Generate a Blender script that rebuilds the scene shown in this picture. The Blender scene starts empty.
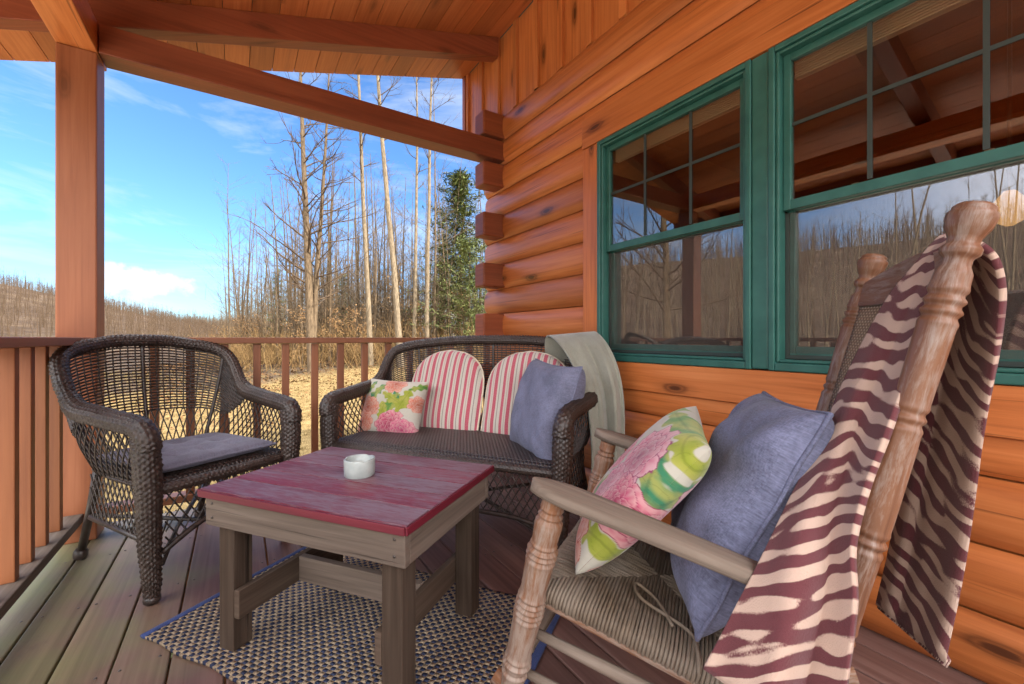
import bpy, math, random
import numpy as np
from mathutils import Vector, Matrix, noise
PI = math.pi
R = math.radians
random.seed(7)
rng = np.random.default_rng(7)
scene = bpy.context.scene
COL = scene.collection
H = 0.95                      # eye height over the deck
FPX = 425.0
TH = math.atan(275 / 425.0)   # camera yaw from the wall direction (+Y) towards the wall (+X)

# ------------------------------------------------------------------ mesh collector
class MB:
    def __init__(self):
        self.v = []; self.f = []; self.uv = []; self.tone = []; self.n = 0; self.sm = []
    def add(self, verts, faces, uvs, tone=None, smooth=False):
        """verts Nx3, faces list of index tuples, uvs list (per face list of uv)"""
        b = self.n
        self.v.extend([tuple(p) for p in verts]); self.n += len(verts)
        t = random.random() if tone is None else tone
        for f, u in zip(faces, uvs):
            self.f.append(tuple(b + i for i in f)); self.uv.extend(u); self.tone.append(t); self.sm.append(smooth)
    def box(self, c, s, ax=None, rot=None, tone=None):
        """box centred at c, size s, grain along axis ax; rot a 3x3/4x4 matrix about the centre"""
        c = Vector(c); hx, hy, hz = s[0] / 2, s[1] / 2, s[2] / 2
        co = [Vector((sx * hx, sy * hy, sz * hz)) for sx in (-1, 1) for sy in (-1, 1) for sz in (-1, 1)]
        fs = [(0, 1, 3, 2), (4, 6, 7, 5), (0, 4, 5, 1), (2, 3, 7, 6), (0, 2, 6, 4), (1, 5, 7, 3)]
        na = [0, 0, 1, 1, 2, 2]
        if ax is None: ax = max(range(3), key=lambda i: s[i])
        ou, ov = random.uniform(0, 40), random.uniform(0, 40)
        uvs = []
        for f, a in zip(fs, na):
            oth = [i for i in range(3) if i != a]
            u = ax if ax in oth else oth[0]
            w = [i for i in oth if i != u][0]
            uvs.append([(co[i][u] + ou, co[i][w] + ov + a * .37) for i in f])
        m = rot.to_3x3() if rot is not None else None
        vs = [(m @ p + c) if m else p + c for p in co]
        self.add(vs, fs, uvs, tone)
    def sweep(self, pts, rad, n=8, closed=False, up=None, ell=(1, 1), caps=True, tone=None, smooth=True, uvk=1.0):
        """tube along pts; rad number or list"""
        P = [Vector(p) for p in pts]; m = len(P)
        if not hasattr(rad, '__len__'): rad = [rad] * m
        tg = []
        for i in range(m):
            if closed: d = P[(i + 1) % m] - P[i - 1]
            else: d = P[min(i + 1, m - 1)] - P[max(i - 1, 0)]
            tg.append(d.normalized() if d.length > 1e-9 else Vector((0, 0, 1)))
        a = Vector(up) if up is not None else (Vector((0, 0, 1)) if abs(tg[0].z) < .9 else Vector((1, 0, 0)))
        vs = []; s = 0; S = []
        nrm = None
        for i in range(m):
            if up is not None: nn = Vector(up)
            else: nn = a if nrm is None else nrm
            nn = nn - tg[i] * nn.dot(tg[i])
            if nn.length < 1e-6: nn = Vector((1, 0, 0)) - tg[i] * tg[i].x
            nn.normalize(); nrm = nn
            bb = tg[i].cross(nn)
            if i: s += (P[i] - P[i - 1]).length
            S.append(s)
            for k in range(n):
                an = 2 * PI * k / n
                vs.append(P[i] + nn * (math.cos(an) * rad[i] * ell[0]) + bb * (math.sin(an) * rad[i] * ell[1]))
        fs = []; uvs = []
        ou = random.uniform(0, 30)
        mr = sum(rad) / m * 2 * PI * (ell[0] + ell[1]) / 2 * uvk
        rng_ = m if closed else m - 1
        if closed: S.append(s + (P[0] - P[-1]).length)
        for i in range(rng_):
            j = (i + 1) % m
            for k in range(n):
                l = (k + 1) % n
                fs.append((i * n + k, i * n + l, j * n + l, j * n + k))
                u0, u1 = S[i] + ou, S[i + 1] + ou
                uvs.append([(u0, k / n * mr), (u0, (k + 1) / n * mr), (u1, (k + 1) / n * mr), (u1, k / n * mr)])
        if caps and not closed:
            fs.append(tuple(reversed(range(n)))); uvs.append([(ou + .01 * math.cos(2 * PI * k / n), .01 * math.sin(2 * PI * k / n)) for k in range(n)])
            fs.append(tuple((m - 1) * n + k for k in range(n))); uvs.append([(ou + .01 * math.cos(2 * PI * k / n), .01 * math.sin(2 * PI * k / n)) for k in range(n)])
        self.add(vs, fs, uvs, tone, smooth)
    def grid(self, P, closed_u=False, uv=None, tone=None, smooth=True, flip=False):
        """P: array [a][b] of points; uv same shape or None"""
        a, b = len(P), len(P[0])
        vs = [p for row in P for p in row]
        fs = []; uvs = []
        for i in range(a if closed_u else a - 1):
            i2 = (i + 1) % a
            for j in range(b - 1):
                q = [(i, j), (i2, j), (i2, j + 1), (i, j + 1)]
                if flip: q.reverse()
                fs.append(tuple(x * b + y for x, y in q))
                if uv is None: uvs.append([((x if not (closed_u and x == 0 and i2 == 0) else a) / max(a - 1, 1), y / (b - 1)) for x, y in q])
                else: uvs.append([tuple(uv[x][y]) for x, y in q])
        self.add(vs, fs, uvs, tone, smooth)
    def turned(self, p0, p1, prof, n=24, tone=None):
        """lathe between p0 and p1; prof list of (distance fraction, radius)"""
        p0, p1 = Vector(p0), Vector(p1); d = p1 - p0
        self.sweep([p0 + d * t for t, r in prof], [r for t, r in prof], n=n, tone=tone)
    def woven(self, pts, rad, pitch=.0175, strand=.0135, amp=.0062, ell=(1, 1), tone=None):
        """tube with a real basket weave relief"""
        P = np.array([tuple(p) for p in pts], float)
        if not hasattr(rad, '__len__'): rad = [rad] * len(P)
        al = np.concatenate([[0], np.cumsum(np.linalg.norm(np.diff(P, axis=0), axis=1))])
        m = max(4, int(al[-1] / (pitch / 4))); ss = np.linspace(0, al[-1], m)
        Q = np.stack([np.interp(ss, al, P[:, i]) for i in range(3)], 1); rr = np.interp(ss, al, rad)
        k = np.ones(5) / 5
        for i in range(3):
            e = np.pad(Q[:, i], 2, mode='edge'); c = np.convolve(e, k, 'valid'); c[0], c[-1] = Q[0, i], Q[-1, i]; Q[:, i] = c
        ns = max(6, int(round(2 * PI * np.mean(rr) / strand / 2)) * 2); n = ns * 4
        T = np.gradient(Q, axis=0); T /= np.linalg.norm(T, axis=1)[:, None]
        nn = np.cross(T[0], (.3, .2, .9)); vs = []
        kk = np.arange(n); an = 2 * PI * kk / n
        across = np.abs(np.sin(PI * (kk + .5) / 4)) ** .7; par = (kk // 4) % 2
        for i in range(m):
            nn = nn - T[i] * nn.dot(T[i]); nn /= np.linalg.norm(nn); bb = np.cross(T[i], nn)
            h = np.abs(np.sin(PI * (ss[i] / pitch + .5 * par))) * across * (.8 + .4 * rng.random()) + .12 * rng.standard_normal(n).repeat(1)[(kk // 4) * 4]
            r = rr[i] - amp * .6 + amp * h
            vs.append(Q[i] + np.outer(np.cos(an) * r * ell[0], nn) + np.outer(np.sin(an) * r * ell[1], bb))
        vs = np.vstack(vs); fs = []; uvs = []
        for i in range(m - 1):
            for q in range(n):
                l = (q + 1) % n
                fs.append((i * n + q, i * n + l, (i + 1) * n + l, (i + 1) * n + q))
                u0, u1 = ss[i], ss[i + 1]; v0, v1 = q / n, (q + 1) / n
                uvs.append([(u0, v0), (u0, v1), (u1, v1), (u1, v0)])
        fs.append(tuple(reversed(range(n)))); uvs.append([(0, 0)] * n); fs.append(tuple((m - 1) * n + q for q in range(n))); uvs.append([(0, 0)] * n)
        self.add(vs, fs, uvs, tone, True)
    def build(self, name, mat, parent=None, bevel=0, seg=2, solid=0):
        me = bpy.data.meshes.new(name)
        me.from_pydata(self.v, [], self.f)
        ul = me.uv_layers.new(name='UVMap')
        ul.data.foreach_set('uv', np.array(self.uv, np.float32).ravel())
        at = me.attributes.new('tone', 'FLOAT', 'FACE')
        at.data.foreach_set('value', np.array(self.tone, np.float32))
        me.polygons.foreach_set('use_smooth', np.array(self.sm, bool))
        if mat: me.materials.append(mat)
        me.update()
        o = bpy.data.objects.new(name, me); COL.objects.link(o)
        if parent: o.parent = parent
        if bevel:
            b = o.modifiers.new('bevel', 'BEVEL'); b.width = bevel; b.segments = seg; b.limit_method = 'ANGLE'; b.angle_limit = R(40)
        if solid:
            b = o.modifiers.new('solid', 'SOLIDIFY'); b.thickness = solid; b.offset = 0
        return o

def empty(name, loc=(0, 0, 0), rz=0):
    o = bpy.data.objects.new(name, None); COL.objects.link(o)
    o.location = loc; o.rotation_euler = (0, 0, rz); o.empty_display_size = .1
    return o
def tag(o, label=None, cat=None, group=None, kind=None):
    if label: o['label'] = label
    if cat: o['category'] = cat
    if group: o['group'] = group
    if kind: o['kind'] = kind
    return o
def thing(name, label, cat, loc=(0, 0, 0), rz=0, group=None):
    return tag(empty(name, loc, rz), label, cat, group)
def catmull(pts, m):
    """open Catmull-Rom through pts, m samples (uniform parameter)"""
    P = np.array(pts, float); n = len(P)
    Q = np.vstack([2 * P[0] - P[1], P, 2 * P[-1] - P[-2]])
    out = []
    for t in np.linspace(0, n - 1, m):
        i = min(int(t), n - 2); x = t - i
        a, b, c, d = Q[i], Q[i + 1], Q[i + 2], Q[i + 3]
        out.append(.5 * ((2 * b) + (c - a) * x + (2 * a - 5 * b + 4 * c - d) * x * x + (3 * b - a - 3 * c + d) * x ** 3))
    return np.array(out)

# ------------------------------------------------------------------ materials
class NT:
    def __init__(self, name):
        self.m = bpy.data.materials.new(name); self.m.use_nodes = True
        self.t = self.m.node_tree; self.b = self.t.nodes['Principled BSDF']; self.out = self.t.nodes['Material Output']
    def n(self, typ, **kw):
        nd = self.t.nodes.new(typ)
        for k, v in kw.items():
            if k.startswith('_'): setattr(nd, k[1:], v)
            else:
                s = nd.inputs[k.replace('__', ' ')] if not k.startswith('i') or not k[1:].isdigit() else nd.inputs[int(k[1:])]
                if isinstance(v, bpy.types.NodeSocket): self.t.links.new(v, s)
                else: s.default_value = v
        return nd
    def link(self, a, b): self.t.links.new(a, b)
    def math(self, op, a, b=0.0, c=None):
        kw = dict(i0=a, i1=b)
        if c is not None: kw['i2'] = c
        return self.n('ShaderNodeMath', _operation=op, **kw).outputs[0]
    def uv(self): return self.n('ShaderNodeTexCoord').outputs['UV']
    def obj(self): return self.n('ShaderNodeTexCoord').outputs['Object']
    def pos(self): return self.n('ShaderNodeNewGeometry').outputs['Position']
    def map(self, vec, scale=(1, 1, 1), loc=(0, 0, 0)):
        return self.n('ShaderNodeMapping', Vector=vec, Scale=scale, Location=loc).outputs[0]
    def noise(self, vec, scale=5, detail=4, rough=.55, dist=0):
        return self.n('ShaderNodeTexNoise', Vector=vec, Scale=scale, Detail=detail, Roughness=rough, Distortion=dist).outputs['Fac']
    def ramp(self, fac, stops, mode='LINEAR'):
        nd = self.n('ShaderNodeValToRGB', Fac=fac); cr = nd.color_ramp; cr.interpolation = mode
        while len(cr.elements) < len(stops): cr.elements.new(.5)
        for e, (p, c) in zip(cr.elements, stops):
            e.position = p; e.color = (*c, 1) if len(c) == 3 else c
        return nd.outputs[0]
    def mix(self, fac, a, b, mode='MIX'):
        nd = self.t.nodes.new('ShaderNodeMix'); nd.data_type = 'RGBA'; nd.blend_type = mode
        for s, v in ((nd.inputs[0], fac), (nd.inputs[6], a), (nd.inputs[7], b)):
            if isinstance(v, bpy.types.NodeSocket): self.t.links.new(v, s)
            elif isinstance(v, (int, float)): s.default_value = v
            else: s.default_value = (*v, 1)
        return nd.outputs[2]
    def bump(self, h, strength=.3, dist=.01, normal=None):
        kw = dict(Height=h, Strength=strength, Distance=dist)
        if normal is not None: kw['Normal'] = normal
        return self.n('ShaderNodeBump', **kw).outputs[0]
    def tone(self): return self.n('ShaderNodeAttribute', _attribute_name='tone').outputs['Fac']
    def fin(self, col=None, rough=.6, normal=None, spec=.5, **kw):
        for key, v in (('Base Color', col), ('Roughness', rough), ('Normal', normal), ('Specular IOR Level', spec), *kw.items()):
            if v is None: continue
            s = self.b.inputs[key]
            if isinstance(v, bpy.types.NodeSocket): self.t.links.new(v, s)
            elif hasattr(v, '__len__') and len(v) == 3: s.default_value = (*v, 1)
            else: s.default_value = v
        return self.m

def wood(name, dark, mid, light, rough=.4, knots=.5, grain=1.0, bump=.25, tonek=.35, wear=None, wearamt=.0, coat=0, kth=.62, spec=.4, crack=.0):
    t = NT(name); uv = t.uv()
    g1 = t.noise(t.map(uv, (2.0, 55, 1)), 1.0, 6, .6, .6)
    g2 = t.noise(t.map(uv, (.8, 9, 1)), 1.0, 3, .5, 1.2)
    f = t.math('ADD', t.math('MULTIPLY', g1, .5), t.math('MULTIPLY', g2, .5))
    col = t.ramp(f, [(.3, dark), (.5, mid), (.72, light)])
    if knots:
        vn = t.n('ShaderNodeTexVoronoi', _voronoi_dimensions='2D', Vector=t.map(uv, (1.6, 5.2, 1)), Scale=1.0)
        d = t.math('ADD', vn.outputs['Distance'], t.math('MULTIPLY', t.math('SUBTRACT', g1, .5), .08))
        k = t.ramp(d, [(.045, (1, 1, 1)), (.07, (.55, .55, .55)), (.09, (.75, .75, .75)), (.13, (.22, .22, .22)), (.22, (0, 0, 0))])
        # only a share of the cells carry a knot
        on = t.math('GREATER_THAN', t.n('ShaderNodeSeparateColor', Color=vn.outputs['Color']).outputs[0], kth)
        col = t.mix(t.math('MULTIPLY', t.math('MULTIPLY', k, on), knots), col, tuple(x * .22 for x in dark))
    tn = t.tone()
    v = t.math('ADD', 1 - tonek / 2, t.math('MULTIPLY', tn, tonek))
    col = t.mix(1.0, col, t.n('ShaderNodeCombineColor', Red=v, Green=v, Blue=v).outputs[0], 'MULTIPLY')
    if wear is not None:
        w1 = t.noise(t.map(uv, (9, 60, 1)), 1.3, 6, .75, .3)
        w2 = t.noise(t.map(uv, (1.3, 4, 1)), 1.0, 3, .5)
        wf = t.ramp(t.math('ADD', t.math('MULTIPLY', w1, .6), t.math('MULTIPLY', w2, .4)), [(.5 - wearamt * .25, (0, 0, 0)), (.62 - wearamt * .2, (1, 1, 1))])
        col = t.mix(t.math('MULTIPLY', wf, .9), col, wear)
    if crack:
        ck = t.noise(t.map(uv, (1.1, 85, 1), (5, 3, 0)), 1.0, 2, .5, .25); cm = t.noise(t.map(uv, (.9, 7, 1), (9, 2, 0)), 1.0, 2, .5)
        cf = t.math('MULTIPLY', t.ramp(ck, [(.63, (0, 0, 0)), (.70, (1, 1, 1))]), t.ramp(cm, [(.45, (0, 0, 0)), (.6, (1, 1, 1))]))
        col = t.mix(t.math('MULTIPLY', cf, crack), col, tuple(x * .25 for x in dark)); f = t.math('SUBTRACT', f, t.math('MULTIPLY', cf, .6))
    rg = t.math('ADD', rough - .1, t.math('MULTIPLY', g2, .25))
    return t.fin(col, rg, t.bump(f, bump, .004 * grain), spec, **{'Coat Weight': coat, 'Coat Roughness': .25})

M = {}
M['log'] = wood('stained_log', (.33, .085, .020), (.52, .155, .040), (.64, .225, .070), .42, .95, 1, .22, .4, coat=.10, kth=.5, crack=.75)
M['logend'] = wood('log_end_grain', (.15, .034, .013), (.23, .056, .020), (.31, .084, .031), .5, .2, 1, .4, .3)
M['beam'] = wood('stained_beam', (.145, .034, .015), (.215, .053, .022), (.285, .078, .032), .42, .5, 1, .2, .25)
M['ceil'] = wood('ceiling_board', (.33, .085, .024), (.46, .135, .040), (.56, .19, .065), .42, .5, 1, .15, .5)
M['post'] = wood('stained_post', (.19, .058, .022), (.265, .086, .034), (.33, .12, .052), .45, .5, 1, .2, .25)
M['balu'] = wood('stained_baluster', (.16, .048, .017), (.22, .074, .026), (.28, .10, .038), .45, .3, 1, .2, .45)
M['raildark'] = wood('stained_rail', (.16, .054, .024), (.235, .083, .036), (.30, .112, .052), .5, .3, 1, .2, .3)
M['greywood'] = wood('weathered_grey_wood', (.075, .055, .043), (.135, .101, .080), (.21, .165, .135), .7, .5, 1, .6, .45, crack=.8, spec=.25)
M['brownwood'] = wood('weathered_brown_wood', (.034, .022, .015), (.068, .045, .032), (.11, .078, .058), .75, .6, 1, .6, .4, spec=.15, crack=.8)
M['tabletop'] = wood('worn_red_paint', (.085, .008, .016), (.16, .017, .033), (.23, .030, .052), .38, .25, 1, .35, .4, wear=(.215, .15, .175), wearamt=.28, spec=.3, crack=.5)
M['tableedge'] = wood('red_paint_edge', (.085, .006, .014), (.12, .009, .020), (.16, .015, .028), .5, 0, 1, .3, .1)
M['rockarm'] = wood('weathered_pale_wood', (.075, .054, .040), (.175, .132, .102), (.30, .24, .195), .65, .2, 1, .9, .2, crack=.9, spec=.25)
M['rocker'] = wood('worn_rocker_wood', (.10, .036, .016), (.21, .085, .036), (.30, .135, .062), .55, .15, 1, .9, .2, wear=(.28, .215, .175), wearamt=.10)
M['rockpost'] = wood('worn_rocker_post_wood', (.085, .034, .018), (.18, .080, .042), (.26, .125, .070), .42, .15, 1, .8, .2, wear=(.30, .235, .20), wearamt=.02, coat=.05)

# deck boards: reddish brown stain with algae and grey wear
t = NT('deck_board'); uv = t.uv(); ps = t.pos()
g1 = t.noise(t.map(uv, (1.2, 60, 1)), 1, 5, .6, .4); g2 = t.noise(t.map(uv, (.8, 6, 1)), 1, 4, .6, .8)
f = t.math('ADD', t.math('MULTIPLY', g1, .45), t.math('MULTIPLY', g2, .55))
col = t.ramp(f, [(.32, (.085, .040, .032)), (.5, (.16, .082, .067)), (.7, (.245, .145, .12))])
sx = t.n('ShaderNodeSeparateXYZ', Vector=ps)
patch = t.noise(ps, 2.2, 4, .6)
# the weathered, algae grown strip lies along the open rail side of the deck
side = t.ramp(t.math('ADD', t.math('MULTIPLY', sx.outputs[0], -.9), t.math('MULTIPLY', t.math('SUBTRACT', patch, .5), 1.6)), [(-.1 + .12, (0, 0, 0)), (.62, (1, 1, 1))])
far = t.ramp(sx.outputs[1], [(0, (0, 0, 0)), (1, (1, 1, 1))])
grey = t.ramp(f, [(.3, (.105, .073, .05)), (.7, (.23, .175, .125))])
col = t.mix(side, col, grey)
p2 = t.noise(t.map(ps, (1.6, .9, 1)), 2.0, 5, .6)
alg = t.math('MULTIPLY', t.ramp(p2, [(.36, (0, 0, 0)), (.54, (1, 1, 1))]), side)
col = t.mix(t.math('MULTIPLY', alg, .85), col, t.ramp(f, [(.3, (.095, .094, .034)), (.7, (.21, .20, .08))]))
v = t.math('ADD', .78, t.math('MULTIPLY', t.tone(), .42))
col = t.mix(1.0, col, t.n('ShaderNodeCombineColor', Red=v, Green=v, Blue=v).outputs[0], 'MULTIPLY')
st = t.ramp(t.noise(ps, 7, 5, .7), [(.62, (0, 0, 0)), (.72, (1, 1, 1))])
col = t.mix(t.math('MULTIPLY', st, .35), col, (.07, .045, .04))
M['deck'] = t.fin(col, t.math('ADD', .38, t.math('MULTIPLY', g2, .25)), t.bump(f, .35, .004), .5)

# wicker
t = NT('dark_wicker'); uv = t.uv(); s = t.n('ShaderNodeSeparateXYZ', Vector=uv)
u = t.math('DIVIDE', s.outputs[0], .018); v = t.math('DIVIDE', s.outputs[1], .016)
ph = t.math('MULTIPLY', t.math('FLOOR', v), .5)
a = t.math('ABSOLUTE', t.math('SINE', t.math('MULTIPLY', t.math('ADD', u, ph), PI)))
b = t.math('ABSOLUTE', t.math('SINE', t.math('MULTIPLY', v, PI)))
h = t.math('MULTIPLY', t.math('POWER', a, .6), t.math('POWER', b, .6))
nz = t.noise(uv, 60, 3)
col = t.ramp(nz, [(.3, (.016, .010, .008)), (.7, (.055, .036, .030))])
M['wicker'] = t.fin(col, .42, t.bump(h, 1.0, .006), .6)
t = NT('wicker_weave'); nz = t.noise(t.obj(), 55, 3); n2 = t.noise(t.obj(), 4, 3)
M['weave'] = t.fin(t.ramp(t.math('ADD', t.math('MULTIPLY', nz, .6), t.math('MULTIPLY', n2, .4)), [(.32, (.015, .008, .006)), (.68, (.056, .034, .026))]), t.math('ADD', .34, t.math('MULTIPLY', nz, .3)), None, .6)
t = NT('wicker_strand')
nz = t.noise(t.obj(), 40, 3)
M['strand'] = t.fin(t.ramp(nz, [(.3, (.016, .010, .008)), (.7, (.054, .035, .029))]), .42, None, .6)

# cloths
def cloth(name, base, vary=.25, scale=400, rough=.9, bump=.4, sheen=.1):
    t = NT(name); uv = t.uv()
    s = t.n('ShaderNodeSeparateXYZ', Vector=uv)
    wa = t.math('SINE', t.math('MULTIPLY', s.outputs[0], scale * 2.2)); wb = t.math('SINE', t.math('MULTIPLY', s.outputs[1], scale * 2.2))
    wv = t.math('MULTIPLY', wa, wb)
    nz = t.noise(uv, 9, 5, .6); fz = t.math('MULTIPLY', t.math('ADD', t.noise(t.map(uv, (75, 300, 1)), 1, 3, .7), t.noise(t.map(uv, (300, 75, 1)), 1, 3, .7)), .5)
    fac = t.math('ADD', t.math('MULTIPLY', nz, .4), t.math('MULTIPLY', fz, .6))
    lo = tuple(c * (1 - vary) for c in base); hi = tuple(min(1, c * (1 + vary)) for c in base)
    col = t.ramp(fac, [(.38, lo), (.62, hi)])
    hgt = t.math('ADD', t.math('MULTIPLY', wv, .25), fz)
    return t.fin(col, rough, t.bump(hgt, bump, .002), .2, **{'Sheen Weight': sheen, 'Sheen Roughness': .5})
M['denim'] = cloth('blue_grey_linen', (.135, .142, .220), .5)
M['denim2'] = cloth('pale_blue_grey_linen', (.15, .155, .228), .38)
M['seatpad'] = cloth('grey_blue_pad', (.15, .145, .195), .35)
M['throw'] = cloth('sage_throw', (.27, .265, .215), .16, 250, .95, .5, .4)
M['cream'] = cloth('cream_piping', (.62, .54, .42), .1)
# striped ticking
t = NT('striped_cloth'); uv = t.uv(); s = t.n('ShaderNodeSeparateXYZ', Vector=uv)
x = t.math('ADD', s.outputs[0], t.math('MULTIPLY', t.math('SUBTRACT', t.noise(uv, 4, 3), .5), .006))
fr = t.math('FRACT', t.math('DIVIDE', x, .090))
col = t.ramp(fr, [(0, (.42, .045, .085)), (.22, (.50, .455, .385)), (.34, (.24, .20, .19)), (.40, (.50, .455, .385)), (.58, (.44, .055, .10)), (.76, (.50, .455, .385)), (.86, (.40, .30, .25)), (.91, (.50, .455, .385)), (.985, (.42, .045, .085))], 'CONSTANT')
M['stripe'] = t.fin(t.mix(.12, col, t.ramp(t.noise(uv, 200, 2), [(.3, (.2, .15, .13)), (.7, (.8, .75, .7))])), .9, t.bump(t.noise(uv, 240, 2), .3, .002), .2, **{'Sheen Weight': .2})
# printed cloth: pattern is a colour attribute
t = NT('floral_print'); at = t.n('ShaderNodeAttribute', _attribute_name='print')
M['floral'] = t.fin(at.outputs['Color'], .88, t.bump(t.noise(t.uv(), 200, 2), .3, .002), .2, **{'Sheen Weight': .2})
# zebra fleece
t = NT('zebra_fleece'); uv = t.uv()
sx_ = t.n('ShaderNodeSeparateXYZ', Vector=uv)
yk = t.math('ADD', sx_.outputs[1], t.math('MULTIPLY', sx_.outputs[0], -.36))
nw = t.noise(t.map(uv, (3.4, 4.5, 1)), 1.0, 1.5, .5)
yk = t.math('ADD', yk, t.math('MULTIPLY', nw, .11))
sk = t.n('ShaderNodeCombineXYZ', X=sx_.outputs[0], Y=yk).outputs[0]
na = t.noise(t.map(sk, (8.5, 36, 1), (3, 7, 0)), 1.0, .6, .5, .25)
wv = t.math('ADD', t.math('MULTIPLY', t.math('ADD', t.math('SINE', t.math('MULTIPLY', yk, 2 * PI / .043)), 1), .17), t.math('MULTIPLY', na, 1.1))
fz = t.noise(uv, 260, 3, .7)
zf = t.math('ADD', wv, t.math('MULTIPLY', t.math('SUBTRACT', fz, .5), .18))
thr = 0.0
zf = t.math('ADD', zf, thr)
col = t.ramp(zf, [(.715, (.125, .036, .042)), (.785, (.52, .37, .295))])
M['zebra'] = t.fin(col, .95, t.bump(fz, .6, .004), .1, **{'Sheen Weight': .12, 'Sheen Roughness': .6})
# rug: offset rows of tan blobs on navy
t = NT('woven_rug'); uv = t.uv(); s = t.n('ShaderNodeSeparateXYZ', Vector=uv)
p = .0158
a = t.math('SINE', t.math('MULTIPLY', s.outputs[0], 2 * PI / (p * 2))); b = t.math('SINE', t.math('MULTIPLY', s.outputs[1], 2 * PI / (p * 1.7)))
pr = t.math('MULTIPLY', a, b)
nz = t.noise(uv, 45, 4, .6)
pf = t.math('ADD', t.math('ADD', pr, .10), t.math('MULTIPLY', t.math('SUBTRACT', nz, .5), .7))
big = t.noise(uv, 3, 3)
navy = t.ramp(big, [(.3, (.018, .022, .042)), (.7, (.040, .050, .095))])
tan = t.ramp(nz, [(.3, (.22, .155, .098)), (.7, (.37, .288, .200))])
col = t.mix(t.ramp(pf, [(.0, (0, 0, 0)), (.10, (1, 1, 1))]), navy, tan)
M['rug'] = t.fin(col, .9, t.bump(t.math('ABSOLUTE', pr), .9, .006), .15)
M['rugedge'] = cloth('blue_rug_binding', (.035, .055, .16), .3)
# rush cord / cane
t = NT('rush_cord'); nz = t.noise(t.uv(), 30, 4); nb = t.noise(t.obj(), 8, 4)
M['rush'] = t.fin(t.mix(t.ramp(nb, [(.35, (0, 0, 0)), (.7, (1, 1, 1))]), t.ramp(nz, [(.3, (.060, .040, .024)), (.7, (.165, .115, .075))]), (.20, .160, .125)), .75, t.bump(nz, .5, .003), .3)
t = NT('cane_weave'); uv = t.uv(); s = t.n('ShaderNodeSeparateXYZ', Vector=uv)
a = t.math('SINE', t.math('MULTIPLY', s.outputs[0], 2 * PI / .014)); b = t.math('SINE', t.math('MULTIPLY', s.outputs[1], 2 * PI / .014)); pr = t.math('MULTIPLY', a, b)
M['cane'] = t.fin(t.ramp(pr, [(.2, (.26, .18, .11)), (.8, (.56, .44, .32))]), .6, t.bump(t.math('ABSOLUTE', pr), .8, .004), .4)
# window
t = NT('green_window_paint'); nz = t.noise(t.obj(), 14, 4)
M['green'] = t.fin(t.ramp(nz, [(.3, (.024, .105, .086)), (.7, (.038, .140, .115))]), .38, t.bump(t.noise(t.obj(), 90, 2), .06, .002), .5)
M['greendark'] = NT('green_muntin').fin((.035, .046, .040), .6)
t = NT('window_glass')
gl = t.n('ShaderNodeBsdfGlossy', Color=(1, .95, .92, 1), Roughness=.004, Normal=t.bump(t.noise(t.obj(), 2.2, 1), .015, .02)); tr = t.n('ShaderNodeBsdfTransparent', Color=(.80, .80, .78, 1))
mx = t.n('ShaderNodeMixShader', Fac=.35, i1=tr.outputs[0], i2=gl.outputs[0]); t.link(mx.outputs[0], t.out.inputs[0]); t.t.nodes.remove(t.b)
M['glass'] = t.m
M['glass_upper'] = t.m.copy(); M['glass_upper'].name = 'upper_window_glass'
for nd in M['glass_upper'].node_tree.nodes:
    if nd.type == 'MIX_SHADER': nd.inputs[0].default_value = .13
# insect screen: fine dark veil in front of the lower sash
t = NT('insect_screen')
df = t.n('ShaderNodeBsdfDiffuse', Color=(.14, .115, .10, 1)); tr = t.n('ShaderNodeBsdfTransparent', Color=(1, 1, 1, 1))
s = t.n('ShaderNodeSeparateXYZ', Vector=t.uv())
mx = t.n('ShaderNodeMixShader', Fac=.20, i1=tr.outputs[0], i2=df.outputs[0]); t.link(mx.outputs[0], t.out.inputs[0]); t.t.nodes.remove(t.b)
M['screen'] = t.m
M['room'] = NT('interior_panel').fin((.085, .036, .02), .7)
M['blind'] = NT('tan_blind').fin((.66, .50, .30), .6)
M['latch'] = NT('pale_latch').fin((.5, .42, .3), .4)
t = NT('glazed_ceramic'); M['ceramic'] = t.fin(t.ramp(t.noise(t.obj(), 30, 4), [(.3, (.33, .37, .36)), (.7, (.44, .48, .46))]), .3, None, .5)
M['ash'] = NT('ash_grey').fin(None, .9); M['ash'].node_tree.nodes['Principled BSDF'].inputs['Base Color'].default_value = (.26, .25, .22, 1)
t = NT('metal_screw'); M['screw'] = t.fin((.12, .10, .09), .4, Metallic=.8)

# ground
t = NT('winter_lawn'); ps = t.pos(); s = t.n('ShaderNodeSeparateXYZ', Vector=ps)
n1 = t.noise(ps, .35, 5, .6); n2 = t.noise(t.map(ps, (1, 1, 1)), 5, 6, .75); n3 = t.noise(ps, 30, 3, .7)
tanc = t.ramp(n2, [(.3, (.13, .080, .030)), (.55, (.22, .150, .062)), (.75, (.29, .21, .10))])
grn = t.ramp(n2, [(.3, (.05, .062, .024)), (.7, (.115, .125, .055))])
near = t.ramp(t.math('ADD', t.math('DIVIDE', s.outputs[1], -12.0), t.math('MULTIPLY', n1, .9)), [(-.45 + .0, (0, 0, 0)), (.02, (1, 1, 1))])
col = t.mix(t.math('MULTIPLY', near, .85), tanc, grn)
litter = t.ramp(n2, [(.3, (.030, .019, .011)), (.55, (.070, .044, .026)), (.75, (.12, .080, .050))])
far_ = t.math('ADD', t.math('MULTIPLY', t.noise(ps, .12, 6, .75), .6), t.math('MULTIPLY', t.noise(t.map(ps, (1, 1, .25)), .7, 4, .8), .4))
litter = t.mix(.75, litter, t.ramp(far_, [(.36, (.016, .011, .008)), (.5, (.055, .036, .024)), (.64, (.13, .092, .062))]))
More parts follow.
